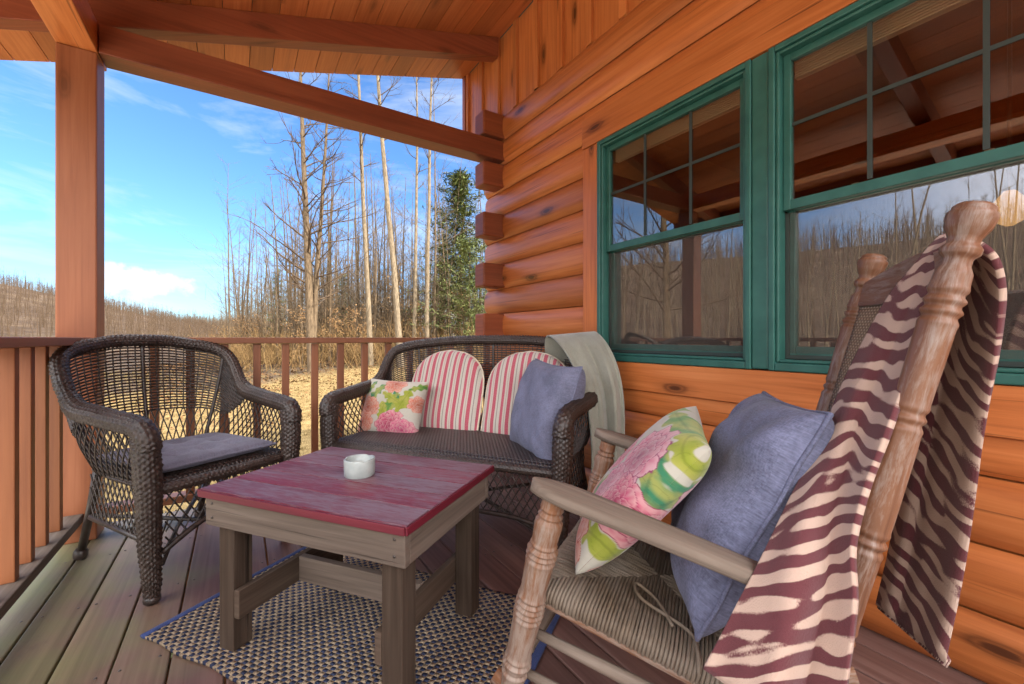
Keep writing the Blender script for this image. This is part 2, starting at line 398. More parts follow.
# woods floor beyond the mown edge; edge runs off obliquely
edge = t.math('ADD', t.math('ADD', s.outputs[1], t.math('MULTIPLY', s.outputs[0], -.30)), t.math('MULTIPLY', t.math('SUBTRACT', n1, .5), 8))
wf = t.ramp(t.math('DIVIDE', edge, 100), [(.185, (0, 0, 0)), (.205, (1, 1, 1))])
wl = t.ramp(t.math('DIVIDE', t.math('MULTIPLY', s.outputs[0], -1), 100), [(.30, (0, 0, 0)), (.36, (1, 1, 1))])
col = t.mix(t.math('MAXIMUM', wf, wl), col, litter)
M['lawn'] = t.fin(col, .95, t.bump(t.math('ADD', n2, n3), .8, .08), .1)

def bark(name, lo, hi, sc=3):
    t = NT(name); ob = t.pos()
    nz = t.noise(t.map(ob, (6, 6, 1.3)), sc, 5, .65); n2 = t.noise(ob, .9, 3)
    return t.fin(t.mix(t.math('MULTIPLY', n2, .5), t.ramp(nz, [(.35, lo), (.68, hi)]), tuple(c * .6 for c in hi)), .9, t.bump(nz, .7, .03), .1)
M['palebark'] = bark('pale_bark', (.070, .050, .032), (.26, .20, .13))
M['darkbark'] = bark('grey_bark', (.050, .034, .020), (.175, .122, .074))
M['twig'] = bark('brown_twig', (.045, .029, .018), (.125, .082, .050), 5)
def leafy(name, cols):
    t = NT(name); tn = t.tone(); nz = t.noise(t.pos(), 1.5, 3)
    return t.fin(t.ramp(t.math('ADD', t.math('MULTIPLY', tn, .7), t.math('MULTIPLY', nz, .3)), [(.15, cols[0]), (.5, cols[1]), (.85, cols[2])]), .8, None, .15)
M['needle'] = leafy('pine_needles', [(.050, .064, .018), (.095, .115, .034), (.16, .17, .055)])
M['beech'] = leafy('dry_beech_leaves', [(.10, .050, .018), (.17, .088, .034), (.24, .145, .062)])
M['brush'] = leafy('winter_brush', [(.095, .052, .020), (.18, .104, .040), (.27, .17, .070)])

# ------------------------------------------------------------------ building
WX = 1.70         # face of the wall logs
house = thing('log_house', 'orange stained log house wall with green framed windows beside the porch', 'house')
OY0, OY1, OZ0, OZ1 = -.16, 1.85, .686, 2.20       # casing outline
COURSE = .19
def log_profile(z0, z1, n=9):
    out = []
    for i in range(n + 1):
        s = i / n; q = abs(2 * s - 1)
        out.append((WX + .045 * (q ** 3.2), z0 + (z1 - z0) * s))
    return out
mb = MB()
for k in range(14):
    z0, z1 = k * COURSE + .003, (k + 1) * COURSE - .003
    yend = 3.06 + random.uniform(-.015, .015)
    spans = [(-3.4, yend, z0, z1)]
    if z1 > OZ0 and z0 < OZ1:
        spans = [(-3.4, OY0, z0, z1), (OY1, yend, z0, z1)]
        if z0 < OZ0 - .01: spans.append((OY0, OY1, z0, OZ0))
        if z1 > OZ1 + .01: spans.append((OY0, OY1, OZ1, z1))
    tn = random.random()
    for (ya, yb, za, zb) in spans:
        prof = [(WX + .027 * (abs(2 * (z - z0) / (z1 - z0) - 1) ** 3.4), z) for z in np.linspace(za, zb, 14)]
        ou, ov = random.uniform(0, 30), random.uniform(0, 30)
        ys = [ya, yb]
        rd = yb == yend
        if rd: ys = [ya, yb - .03, yb - .008, yb]
        P = []; U = []
        for y in ys:
            ins = 0 if (not rd or y < yb - .02) else (.006 if y < yb - .004 else .03)
            P.append([(x + ins, y, z) for x, z in prof]); U.append([(y + ou, z + ov) for x, z in prof])
        mb.grid(P, uv=U, tone=tn, smooth=False)
        # end cap and back
        if rd:
            pe = P[-1]; b = [(1.86, yb, za), (1.86, yb, zb)]
            mb.add(list(pe) + b, [tuple(range(14)) + (15, 14)], [[(p[1] + ou + p[0], p[2]) for p in list(pe) + b]], tn)
mb.box((1.80, -.17, 1.33), (.08, 5.8, 2.66) if False else (.08, 6.3, .66), 1) if False else None
# backing behind the joints (below, above and beside the opening)
for (ya, yb, za, zb) in ((-3.4, 2.9, .0, OZ0 + .1), (-3.4, 2.9, OZ1 - .1, 2.66), (-3.4, -.09, OZ0 + .1, OZ1 - .1), (1.79, 2.9, OZ0 + .1, OZ1 - .1)):
    mb.box((1.78, (ya + yb) / 2, (za + zb) / 2), (.065, yb - ya, zb - za), 1, tone=.1)
lw = mb.build('log_wall', M['log'], house)
for p in lw.data.polygons: p.use_smooth = True
lw.data.shade_auto_smooth if False else None
# crossing logs of the end wall: square ends standing out of the corner in every other course
for k in (1, 3, 5, 7, 9, 11, 13):
    e = MB(); z0 = k * COURSE; off = random.uniform(-.01, .01)
    e.box((WX - .165 / 2 + .012 + off / 2, 2.83, z0 + COURSE / 2), (.165 + off + .024, .14, COURSE - .012), 0)
    e.build('log_end', M['logend'], house, .012, 3)
e = MB(); e.box((3.9, 2.84, 1.0), (4.1, .12, 3.3), 0); e.build('end_wall', M['log'], house)
# gable siding: boards with battens over the joints
mb = MB()
RS = .294
def ceil_z(x): return 3.30 - RS * (1.72 - x)
y = -3.4
mb.box((1.765, .045, 2.99), (.03, 6.87, .655), 2, tone=.4)
g = mb.build('gable_siding', M['log'], house)
y = 3.42
while y > -3.2:
    b = MB(); b.box((1.7375, y, 2.995), (.025, .05, .655), 2); b.build('siding_batten', M['log'], house, .003); y -= .262
b = MB(); b.box((1.745, 3.45, 2.985), (.066, .05, .655), 2); b.build('corner_trim', M['logend'], house, .003)
# casing
def part_box(name, mat, parent, c, s, ax=None, bevel=.003, tone=None):
    b = MB(); b.box(c, s, ax, tone=tone); return b.build(name, M[mat], parent, bevel)
CX = 1.712
WY = [(-.02, .820), (.885, 1.727)]; WZ0, WZ1 = .828, 2.038
part_box('window_casing', 'log', house, (CX, 1.7885, (OZ0 + OZ1) / 2 - .08), (.05, .121, OZ1 - OZ0 - .163), 2)
part_box('window_casing', 'log', house, (CX, -.091, (OZ0 + OZ1) / 2 - .08), (.05, .138, OZ1 - OZ0 - .163), 2)
part_box('window_casing', 'log', house, (CX - .004, (OY0 + OY1) / 2, (WZ1 + OZ1) / 2 + .002), (.056, OY1 - OY0, OZ1 - WZ1 - .003), 1)
part_box('window_casing', 'log', house, (CX - .002, (-.02 + 1.727) / 2, (OZ0 + WZ0) / 2 + .0), (.052, 1.743, WZ0 - OZ0 - .005), 1, tone=.8)
part_box('window_mullion', 'green', house, (1.708, .8525, (WZ0 + WZ1) / 2), (.05, .063, WZ1 - WZ0 - .005), 2, .006)
def ring(mbx, x, dx, y0, y1, z0, z1, w, wb=None, wt=None):
    wb = wb or w; wt = wt or w
    mbx.box((x, y0 + w / 2, (z0 + z1) / 2), (dx, w, z1 - z0), 2); mbx.box((x, y1 - w / 2, (z0 + z1) / 2), (dx, w, z1 - z0), 2)
    mbx.box((x, (y0 + y1) / 2, z0 + wb / 2), (dx - .002, y1 - y0 - 2 * w, wb), 1); mbx.box((x, (y0 + y1) / 2, z1 - wt / 2), (dx - .002, y1 - y0 - 2 * w, wt), 1)
for wi, (y0, y1) in enumerate(WY):
    f = MB(); ring(f, 1.705, .055, y0, y1, WZ0, WZ1, .022, .03); ring(f, 1.712, .05, y0 + .023, y1 - .023, WZ0 + .031, WZ1 - .023, .012)
    win = f.build('window', M['green'], house, .004)
    zm = (WZ0 + WZ1) / 2 + .01
    a0, a1 = y0 + .036, y1 - .036
    f = MB(); ring(f, 1.727, .026, a0, a1, zm - .018, WZ1 - .036, .026, .036, .026); f.build('upper_sash', M['green'], win, .003)
    f = MB(); ring(f, 1.760, .028, a0, a1, WZ0 + .045, zm + .017, .028, .045, .036); f.build('lower_sash', M['green'], win, .003)
    f = MB(); f.box((1.730, (a0 + a1) / 2, (zm + WZ1) / 2 - .01), (.004, a1 - a0 - .05, WZ1 - zm - .06)); f.build('upper_pane', M['glass_upper'], win)
    f = MB(); f.box((1.762, (a0 + a1) / 2, (zm + WZ0) / 2 + .02), (.004, a1 - a0 - .054, zm - WZ0 - .075)); f.build('lower_pane', M['glass'], win)
    f = MB()
    for q in (1, 2): f.box((1.7265, a0 + (a1 - a0) * q / 3, (zm + WZ1) / 2 - .01), (.004, .013, WZ1 - zm - .07), 2)
    f.box((1.7268, (a0 + a1) / 2, (zm + WZ1) / 2), (.003, a1 - a0 - .05, .013), 1); f.build('muntin', M['greendark'], win)
    f = MB()
    f.box((1.7405, a0 + .004, (zm + WZ0) / 2 + .01), (.008, .012, zm - WZ0 - .07), 2); f.box((1.7405, a1 - .004, (zm + WZ0) / 2 + .01), (.008, .012, zm - WZ0 - .07), 2)
    f.box((1.7405, (a0 + a1) / 2, WZ0 + .052), (.007, a1 - a0 - .02, .014), 1)
    f.build('screen_frame', M['greendark'], win)
    f = MB(); f.box((1.7405, (a0 + a1) / 2, (zm + WZ0) / 2 + .02), (.0006, a1 - a0 - .02, zm - WZ0 - .09)); f.build('screen', M['screen'], win)
    f = MB()
    for q in range(7): f.box((1.785, (a0 + a1) / 2, WZ1 - .05 - q * .009), (.028, a1 - a0 - .03, .004), 1)
    f.box((1.785, (a0 + a1) / 2, WZ1 - .028), (.034, a1 - a0 - .02, .026), 1); f.build('blind', M['blind'], win)
    for q in (.32, .72):
        f = MB(); f.box((1.764, a0 + (a1 - a0) * q, zm + .021), (.018, .06, .009)); f.box((1.764, a0 + (a1 - a0) * q + .01, zm + .029), (.012, .02, .009)); f.build('sash_lock', M['latch'], win, .002)
# dark room behind the windows
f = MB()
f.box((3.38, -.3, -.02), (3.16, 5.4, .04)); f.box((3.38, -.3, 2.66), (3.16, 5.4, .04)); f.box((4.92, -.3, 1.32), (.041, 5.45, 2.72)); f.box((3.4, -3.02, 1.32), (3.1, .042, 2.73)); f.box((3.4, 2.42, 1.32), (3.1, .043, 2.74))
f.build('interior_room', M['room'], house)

# lamp hanging in the room
lamp = thing('pendant_lamp', 'small glowing glass lamp hanging inside the room behind the right window', 'lamp', (3.0, .40, 1.47))
t = NT('lamp_glow'); t.fin((.45, .26, .09), .5, **{'Emission Color': (1.0, .5, .14), 'Emission Strength': .30}); M['glow'] = t.m
f = MB(); f.turned((0, 0, 0), (0, 0, .16), [(0, .015), (.15, .05), (.4, .075), (.55, .07), (1, .02)], 20); f.build('lamp_shade', M['glow'], lamp)
f = MB(); f.sweep([(0, 0, .16), (0, 0, 1.17)], .008); f.build('cord', M['screw'], lamp)

# porch roof ---------------------------------------------------------
EX, RX, GY, NY = -1.28, 6.0, 3.48, -1.2
roof = thing('porch_roof', 'board ceiling porch roof with rafters and square tie beam', 'roof')
mb = MB(); x = 1.735
while x > EX:
    xa, xb = max(x - .1385, EX), x - .0035
    za, zb = ceil_z(xa), ceil_z(xb)
    ou, ov, tn = random.uniform(0, 30), random.uniform(0, 30), random.random()
    ycuts = [NY, random.uniform(-.6, 1.2), GY]
    for q in range(2):
        ya, yb = ycuts[q], ycuts[q + 1] - (.002 if q == 0 else 0)
        vs = [(xa, ya, za), (xb, ya, zb), (xb, yb, zb), (xa, yb, za)] + [(xa, ya, za + .016), (xb, ya, zb + .016), (xb, yb, zb + .016), (xa, yb, za + .016)]
        fs = [(0, 3, 2, 1), (0, 1, 5, 4), (1, 2, 6, 5), (2, 3, 7, 6), (3, 0, 4, 7)]
        uvs = [[(vs[i][1] + ou, vs[i][0] + vs[i][2] + ov) for i in fc] for fc in fs]
        mb.add(vs, fs, uvs, random.random())
    x -= .1385
mb.build('ceiling', M['ceil'], roof)
t = NT('roof_metal'); M['roofmetal'] = t.fin((.05, .07, .06), .5)
mb = MB()
def roof_slab(xa, za, xb, zb, th=.05):
    vs = [(xa, NY, za), (xb, NY, zb), (xb, GY, zb), (xa, GY, za)]; vs += [(a, b, c + th) for a, b, c in vs]
    fs = [(0, 3, 2, 1), (4, 5, 6, 7), (0, 1, 5, 4), (1, 2, 6, 5), (2, 3, 7, 6), (3, 0, 4, 7)]
    mb.add(vs, fs, [[(vs[i][1], vs[i][0]) for i in fc] for fc in fs], .5)
roof_slab(EX - .03, ceil_z(EX - .03) + .02, RX, ceil_z(RX) + .02); roof_slab(RX, ceil_z(RX) + .02, RX + 6, ceil_z(RX) - 2.2)
mb.build('roof_sheet', M['roofmetal'], roof)
def rafter(yf, name='rafter', w=.09, d=.15):
    xa, xb = EX + .02, 1.715
    vs = []
    for y in (yf, yf + w):
        for x_, dz in ((xa, 0), (xb, 0), (xb, -d), (xa, -d)): vs.append((x_, y, ceil_z(x_) + dz - .001))
    fs = [(0, 3, 2, 1), (4, 5, 6, 7), (0, 1, 5, 4), (1, 2, 6, 5), (2, 3, 7, 6), (3, 0, 4, 7)]
    b = MB(); ou = random.uniform(0, 20)
    b.add(vs, fs, [[(vs[i][0] + ou, vs[i][2] + vs[i][1] * 1.3) for i in fc] for fc in fs], random.random())
    return b.build(name, M['beam'], roof, .004)
for yf in (2.84, .9, -.85): rafter(yf)
part_box('tie_beam', 'beam', roof, ((-.551 + 1.722) / 2, 2.82, 2.372), (2.273, .138, .142), 0, .004)
part_box('eave_beam', 'log', roof, (-.625, .89, 2.373), (.141, 4.08, .145), 1, .004)  # lighter stain than the other beams stands in for light bounced from below
# fascia on the eave and verge
part_box('fascia', 'beam', roof, (EX - .012, 1.14, ceil_z(EX) - .02), (.02, 4.68, .14), 1, .003)
# ties between eave beam and rafters are hidden; post under the beam
def post(yc, label):
    p = MB(); p.box((-.625, yc, 1.1495), (.14, .14, 2.299), 2)
    o = p.build('porch_post', M['post'], None, .006); tag(o, label, 'post'); return o
post(2.82, 'square stained timber post at the porch corner behind the wicker armchair')

# railing ------------------------------------------------------------
def railing(label, p0, p1, along, first, n, step):
    r = thing('porch_railing', label, 'railing')
    a = 0 if along == 'x' else 1
    def bx(name, mat, c, s, bev=.004):
        b = MB(); b.box(c, s, a if s[a] > .1 else 2); return b.build(name, M[mat], r, bev)
    L = p1[a] - p0[a]; mid = [(p0[i] + p1[i]) / 2 for i in range(2)]
    def sz(w, h_): return (L, w, h_) if a == 0 else (w, L, h_)
    bx('top_rail', 'raildark', (mid[0], mid[1], .936), sz(.14 if a else .09, .034))
    bx('bottom_rail', 'greywood' if a else 'raildark', (mid[0], mid[1], .114), sz(.09, .038))
    for i in range(n):
        c = first + step * i
        pos = (c, mid[1], .525) if a == 0 else (mid[0], c, .525)
        b = MB(); b.box((pos[0] + random.uniform(-.004, .004), pos[1], .525), (.037, .037, .784), 2); b.build('baluster', M['balu' if a else 'raildark'], r, .003)
    return r
railing('porch side railing with orange square balusters to the left of the armchair', (-.645, -3.0), (-.645, 2.749), 'y', -.6 - .15 * 12, 34, .1505)
railing('porch end railing with slim balusters between the corner post and the log wall', (-.554, 2.82), (1.70, 2.82), 'x', -.207 - .15, 14, .15)

# deck ---------------------------------------------------------------
mb = MB(); k0 = -6
for k in range(-5, 15):
    xa = -.166 + .138 * k + .003; xb = xa + .132
    if xb > 1.79: break
    cuts = [-3.5, random.choice((-.9, -.3)) if k not in (-3, -2, -1, 0) else -1.5, 2.97]
    for q in range(2):
        ya, yb = cuts[q] + .002, cuts[q + 1] - .002
        mb.box(((xa + xb) / 2, (ya + yb) / 2, -.0125 + random.uniform(-.0012, .0012)), (xb - xa, yb - ya, .025), 1)
tag(mb.build('porch_floor', M['deck'], None, .004), 'weathered brown deck boards with green algae along the open side', 'floor', kind='structure')
mb = MB()
for k in range(-5, 14):
    xm = -.166 + .138 * k + .069
    for q in range(9):
        for dx in (-.045, .045):
            x_, y_ = xm + dx + random.uniform(-.004, .004), -.62 + .45 * q + random.uniform(-.006, .006)
            mb.turned((x_, y_, -.004), (x_, y_, .0018), [(0, .0042), (1, .0040)], 8)
tag(mb.build('floor_screws', M['screw']), 'dark screw heads sunk in the deck boards', 'floor', kind='structure')
mb = MB()
mb.box((.5, 2.95, -.15), (2.5, .035, .24), 0); mb.box((-.76, -.3, -.15), (.035, 6.4, .24), 1)
for yy in (2.8, .0, -2.8): mb.box((-.7, yy, -.65), (.14, .14, .75), 2)
for k in range(14): mb.box((.48, -3.3 + k * .45, -.13), (2.4, .04, .19), 0)
mb.build('floor_joists', M['raildark'], None); tag(bpy.data.objects['floor_joists'], 'timber joists carrying the deck boards', 'floor', kind='structure')

# ------------------------------------------------------------------ wicker furniture
def wicker(root, hw, flare, back, corner, longseat, wing):
    """open weave armchair or settee in local axes: x across, y forwards, z up; hw half width at the seat"""
    Bc = [(-hw, .26, .40), (-hw, .06, .40), (-hw, -.12, .40), (-hw + corner, -.25, .40), (-hw * .45, -.285, .40), (0, -.29, .40)]
    Tc = [(-hw - flare * .6, .27, .635), (-hw - flare, .06, .655), (-hw - flare * 1.35, -.12, .69), (-hw - flare * wing, -.265, .87), (-hw * .58, -.285 - back, .928), (0, -.29 - back, .938)]
    mir = lambda L: L + [(-x, y, z) for x, y, z in reversed(L[:-1])]
    NS = 600
    Bs, Ts = catmull(mir(Bc), NS), catmull(mir(Tc), NS)
    # resample by arclength of the mid line
    md = (Bs + Ts) / 2; al = np.concatenate([[0], np.cumsum(np.linalg.norm(np.diff(md, axis=0), axis=1))]); L = al[-1]
    def P(s, v):
        s = min(max(s, 0), L); i = np.interp(s, al, np.arange(NS)); k = int(min(i, NS - 2)); x = i - k
        b = Bs[k] * (1 - x) + Bs[k + 1] * x; tt = Ts[k] * (1 - x) + Ts[k + 1] * x
        p = b * (1 - v) + tt * v
        # slight belly outwards
        c = np.array((0, -.02, 0)); d = p - c; d[2] = 0; d /= (np.linalg.norm(d) + 1e-9)
        return p + d * (.02 * math.sin(PI * v))
    def N(s, v):
        a = P(s + .004, v) - P(s - .004, v); b = P(s, min(v + .02, 1)) - P(s, max(v - .02, 0)); n = np.cross(a, b); return n / (np.linalg.norm(n) + 1e-9)
    topz = lambda s: P(s, 1)[2]
    # --- open lattice (lower back and arm sides)
    mb = MB(); pitch = .034; run = .55
    def vmax(s):
        return 1.0 if topz(s) < .74 else .36 + .0 * s
    for fam in (1, -1):
        s0 = -run
        while s0 < L + run:
            seg = []
            for q in range(17):
                v = q / 16; s = s0 + fam * (v - .5) * .16
                if 0 <= s <= L and v <= vmax(s) + .03: seg.append(P(s, v) + N(s, v) * .0012 * fam)
                else:
                    if len(seg) > 1: mb.sweep(seg, .0030, 4, caps=False)
                    seg = []
            if len(seg) > 1: mb.sweep(seg, .0030, 4, caps=False)
            s0 += pitch
    # band dividing lattice from the close weave
    mb.build('open_lattice', M['strand'], root)
    # --- close weave of back and wings
    mb = MB()
    sa = next(s for s in np.linspace(0, L, 300) if topz(s) > .668); sb = L - sa
    ns = max(2, int((sb - sa) / .025)); ns += ns % 2
    ss = np.linspace(sa, sb, ns + 1)
    def v0(s):
        e = min((s - sa), (sb - s)) / .16
        return .36 + .62 * max(0, 1 - e) ** 1.5
    for i, s in enumerate(ss):
        va = v0(s)
        mb.sweep([P(s, va + (1 - va) * q / 8) for q in range(9)], .0030, 4, caps=False)
    rows = 25
    for r in range(rows):
        vv = .36 + (1 - .36) * (r + .5) / rows
        seg = []
        for i in range(2 * ns + 1):
            s = sa + (sb - sa) * i / (2 * ns)
            if v0(s) > vv + .01:
                if len(seg) > 2: mb.sweep(seg, .0050, 5, caps=False, ell=(.8, 1.0))
                seg = []; continue
            off = .0036 * math.cos(PI * (i / 2 + r)) if i % 2 == 0 else 0
            seg.append(P(s, vv) + N(s, vv) * off)
        if len(seg) > 2: mb.sweep(seg, .0050, 5, caps=False, ell=(.8, 1.0))
    # vertical broad stakes seen through the weave
    for q in ((.5,) if hw < .4 else (.3, .5, .7)) + (.22, .78):
        s = sa + (sb - sa) * q
        mb.sweep([P(s, .0 + q2 / 10) - N(s, .5) * 0 for q2 in range(11)], .009, 6)
    mb.build('backrest', M['strand'], root)
    # --- rolled rim from arm to arm
    rim = [tuple(P(s, 1)) for s in np.linspace(0, L, 120)]
    fr = [(-hw - flare * .45, .33, .555), (-hw - flare * .55, .325, .60), (-hw - flare * .6, .30, .628)]
    pts = fr + rim[1:-1] + [(-x, y, z) for x, y, z in reversed(fr)]
    rad = []
    for p in pts: rad.append(.028 if p[2] > .72 else (.031 + .006 * min(1, max(0, (.72 - p[2]) / .06))))
    mb = MB(); mb.woven(pts, rad); mb.build('rolled_rim', M['weave'], root)
    # --- arm front scrolls and front legs: woven columns
    for sx in (-1, 1):
        x0 = sx * (hw + flare * .5)
        cp = catmull([(x0, .298, .615), (x0 - sx * .0, .315, .52), (x0 - sx * .006, .315, .40), (x0 - sx * .012, .308, .22), (x0 - sx * .02, .305, .06), (x0 - sx * .02, .305, .012)], 40)
        rr = np.interp(np.linspace(0, 1, 40), [0, .12, .35, .6, .85, 1], [.038, .042, .041, .034, .024, .022])
        mb = MB(); mb.woven([tuple(p) for p in cp], list(rr), .019, .013, .0068); lg = mb.build('front_leg', M['weave'], root)
        mb = MB(); mb.turned((x0 - sx * .02, .305, .0), (x0 - sx * .02, .305, .03), [(0, .018), (.3, .026), (.8, .026), (1, .018)], 14); mb.build('foot', M['strand'], lg)
        # side panel closing under arm
        mb = MB(); mb.sweep([(sx * (hw - .0), .27, .405), (sx * hw, 0, .405), (sx * (hw - .02), -.2, .405)], .012, 8); mb.build('side_rail', M['wicker'], root)
        # splayed rear leg with a ball foot
        xr = sx * (hw - .03)
        mb = MB(); mb.sweep([(xr * .96, -.22, .42), (xr, -.27, .22), (xr * 1.04, -.335, .02)], [.016, .0155, .015], 10); lg = mb.build('rear_leg', M['strand'], root)
        mb = MB(); mb.turned((xr * 1.04, -.337, 0), (xr * 1.04, -.333, .05), [(0, .014), (.25, .025), (.7, .025), (1, .014)], 12); mb.build('foot', M['strand'], lg)
    # --- seat
    mb = MB(); nx, ny = (40 if longseat else 24), 16; Pg = []; U = []
    for i in range(nx + 1):
        row = []; ur = []
        for j in range(ny + 1):
            x = -hw + 2 * hw * i / nx; y_ = -.27 + .575 * j / ny
            if y_ < -.1: x *= 1 - .12 * ((-.1 - y_) / .17) ** 2
            z = .418 + .012 * math.sin(PI * i / nx) * math.sin(PI * j / ny)
            e = (y_ - .27) / .035
            if e > 0: z -= .02 * e * e
            row.append((x, y_, z)); ur.append((x, y_))
        Pg.append(row); U.append(ur)
    mb.grid(Pg, uv=U); mb.build('seat', M['wicker'], root, solid=.02)
    mb = MB(); mb.sweep([(-hw, .305, .398), (-hw * .5, .315, .40), (0, .318, .40), (hw * .5, .315, .40), (hw, .305, .398)], .022) if False else mb.woven(catmull([(-hw, .305, .398), (-hw * .5, .315, .40), (0, .318, .40), (hw * .5, .315, .40), (hw, .305, .398)], 30), .020, .016, .012, .005); mb.build('seat_border', M['weave'], root)
    # --- skirt lattice with arched lower border
    mb = MB(); hwf = hw - .02
    low = lambda x: .17 + .085 * (math.cos(PI * x / (2 * hwf)) ** 1.0 if hw < .4 else min(1, 2.2 * math.cos(PI * x / (2 * hwf)))) * (1 if hw < .4 else .3)
    for fam in (1, -1):
        x = -hwf - .3
        while x < hwf + .3:
            seg = []
            for q in range(15):
                z = .39 - .26 * q / 14; xx = x + fam * (q / 14 - .5) * .16
                if abs(xx) <= hwf and z >= low(xx) - .004: seg.append((xx, .312 + .0015 * fam, z))
                else:
                    if len(seg) > 1: mb.sweep(seg, .0030, 4, caps=False)
                    seg = []
            if len(seg) > 1: mb.sweep(seg, .0030, 4, caps=False)
            x += .034
    mb.sweep([(x, .312, low(x)) for x in np.linspace(-hwf, hwf, 30)], .011, 8)
    mb.build('skirt', M['strand'], root)
    for sx in (-1, 1):
        mb = MB()
        for fam in (1, -1):
            y_ = -.5
            while y_ < .6:
                seg = []
                for q in range(11):
                    z = .39 - .18 * q / 10; yy = y_ + fam * (q / 10 - .5) * .11
                    if -.2 <= yy <= .28: seg.append((sx * (hw - .005) + .0015 * fam, yy, z))
                    else:
                        if len(seg) > 1: mb.sweep(seg, .0030, 4, caps=False)
                        seg = []
                if len(seg) > 1: mb.sweep(seg, .0030, 4, caps=False)
                y_ += .036
        mb.sweep([(sx * (hw - .005), -.2, .21), (sx * (hw - .005), .28, .2)], .010, 8)
        mb.build('side_skirt', M['strand'], root)
    # braces under the seat
    mb = MB()
    mb.sweep([(-hw + .03, .29, .12), (-.1 * hw, -.02, .13), (hw * .9, -.27, .2)], .009, 8); mb.sweep([(hw - .03, .29, .12), (.1 * hw, -.02, .115), (-hw * .9, -.27, .2)], .009, 8)
    mb.build('cross_brace', M['strand'], root)

chair = thing('wicker_armchair', 'dark brown wicker armchair with rounded back in the corner of the porch railing', 'armchair', (-.19, 2.376, 0), R(211.3))
wicker(chair, .255, .055, .085, .05, False, 1.15)
settee = thing('wicker_settee', 'dark brown wicker settee for two between the end railing and log wall', 'settee', (1.008, 2.014, 0), R(124.3))
wicker(settee, .595, .055, .06, .03, True, 1.0)

# ------------------------------------------------------------------ pillows
def pillow_mesh(w, h, th, n=40, pinch=.07, arch=False, wr=.006, seed=0, ex=.5):
    """returns two grids (front, back) and the border loop, in local x,y with thickness along z"""
    fr, bk = [], []
    for i in range(n + 1):
        rf, rb = [], []
        for j in range(n + 1):
            a, b = -1 + 2 * i / n, -1 + 2 * j / n
            if arch:
                x = w / 2 * a; y = h / 2 * b
                if b > 0:
                    x *= math.sqrt(max(0, 1 - b ** 2.6)) * .9 + .1 * (1 - b ** 6); x = x if b < 1 else x
                    y = h / 2 * b
            else:
                x = w / 2 * a * (1 - pinch * (1 - b * b)); y = h / 2 * b * (1 - pinch * (1 - a * a))
            e = max(0, (1 - a ** 4) * (1 - b ** 4))
            z = th / 2 * e ** ex
            nz = noise.noise(Vector((x * 9 + seed, y * 9, seed * 1.7))) * wr * (.3 + .7 * e)
            # creases that run in from the corners
            cr = wr * .9 * math.sin(9 * math.atan2(abs(b) - .2, abs(a) - .2) + seed) * (abs(a * b) ** 1.5) * e ** .4
            rf.append((x, y, z + nz + cr)); rb.append((x, y, -z + nz * .5))
        fr.append(rf); bk.append(rb)
    loop = [(i, 0) for i in range(n)] + [(n, j) for j in range(n)] + [(n - i, n) for i in range(n)] + [(0, n - j) for j in range(n)]
    return fr, bk, [fr[i][j] for i, j in loop]
def place(o, loc, zaxis, yaxis):
    """orient o with its thickness axis along zaxis, its height along yaxis"""
    z = Vector(zaxis).normalized(); y = Vector(yaxis); y = (y - z * y.dot(z)).normalized(); x = y.cross(z)
    o.matrix_world = Matrix.Translation(loc) @ Matrix((x, y, z)).transposed().to_4x4()
def pillow(name, label, cat, mat, w, h, th, loc, za, ya, group=None, pipe=None, arch=False, n=40, seed=0, wr=.006, pinch=.07, colf=None, bend=None, ex=.5):
    fr, bk, loop = pillow_mesh(w, h, th, n, pinch, arch, wr, seed, ex)
    if bend:
        fr = [[bend(*p) for p in r] for r in fr]; bk = [[bend(*p) for p in r] for r in bk]; loop = [bend(*p) for p in loop]
    mb = MB()
    uv = [[(-w / 2 + w * i / n, -h / 2 + h * j / n) for j in range(n + 1)] for i in range(n + 1)] if not arch else [[(p[0], p[1]) for p in r] for r in fr]
    mb.grid(fr, uv=uv); mb.grid(bk, uv=uv, flip=True)
    o = mb.build(name, M[mat]); tag(o, label, cat, group)
    if colf:
        ca = o.data.color_attributes.new('print', 'FLOAT_COLOR', 'POINT')
        aa, bb = np.meshgrid(np.linspace(-1, 1, n + 1), np.linspace(-1, 1, n + 1), indexing='ij')
        one = np.concatenate([np.clip(colf(aa.ravel(), bb.ravel()), 0, 1), np.ones(((n + 1) ** 2, 1))], 1); arr = np.concatenate([one, one]).ravel()
        ca.data.foreach_set('color', np.array(arr, np.float32))
    if pipe:
        pm, pr = pipe; mb = MB(); mb.sweep(loop, pr, 7, closed=True); mb.build('piping', M[pm], o)
    place(o, loc, za, ya)
    return o

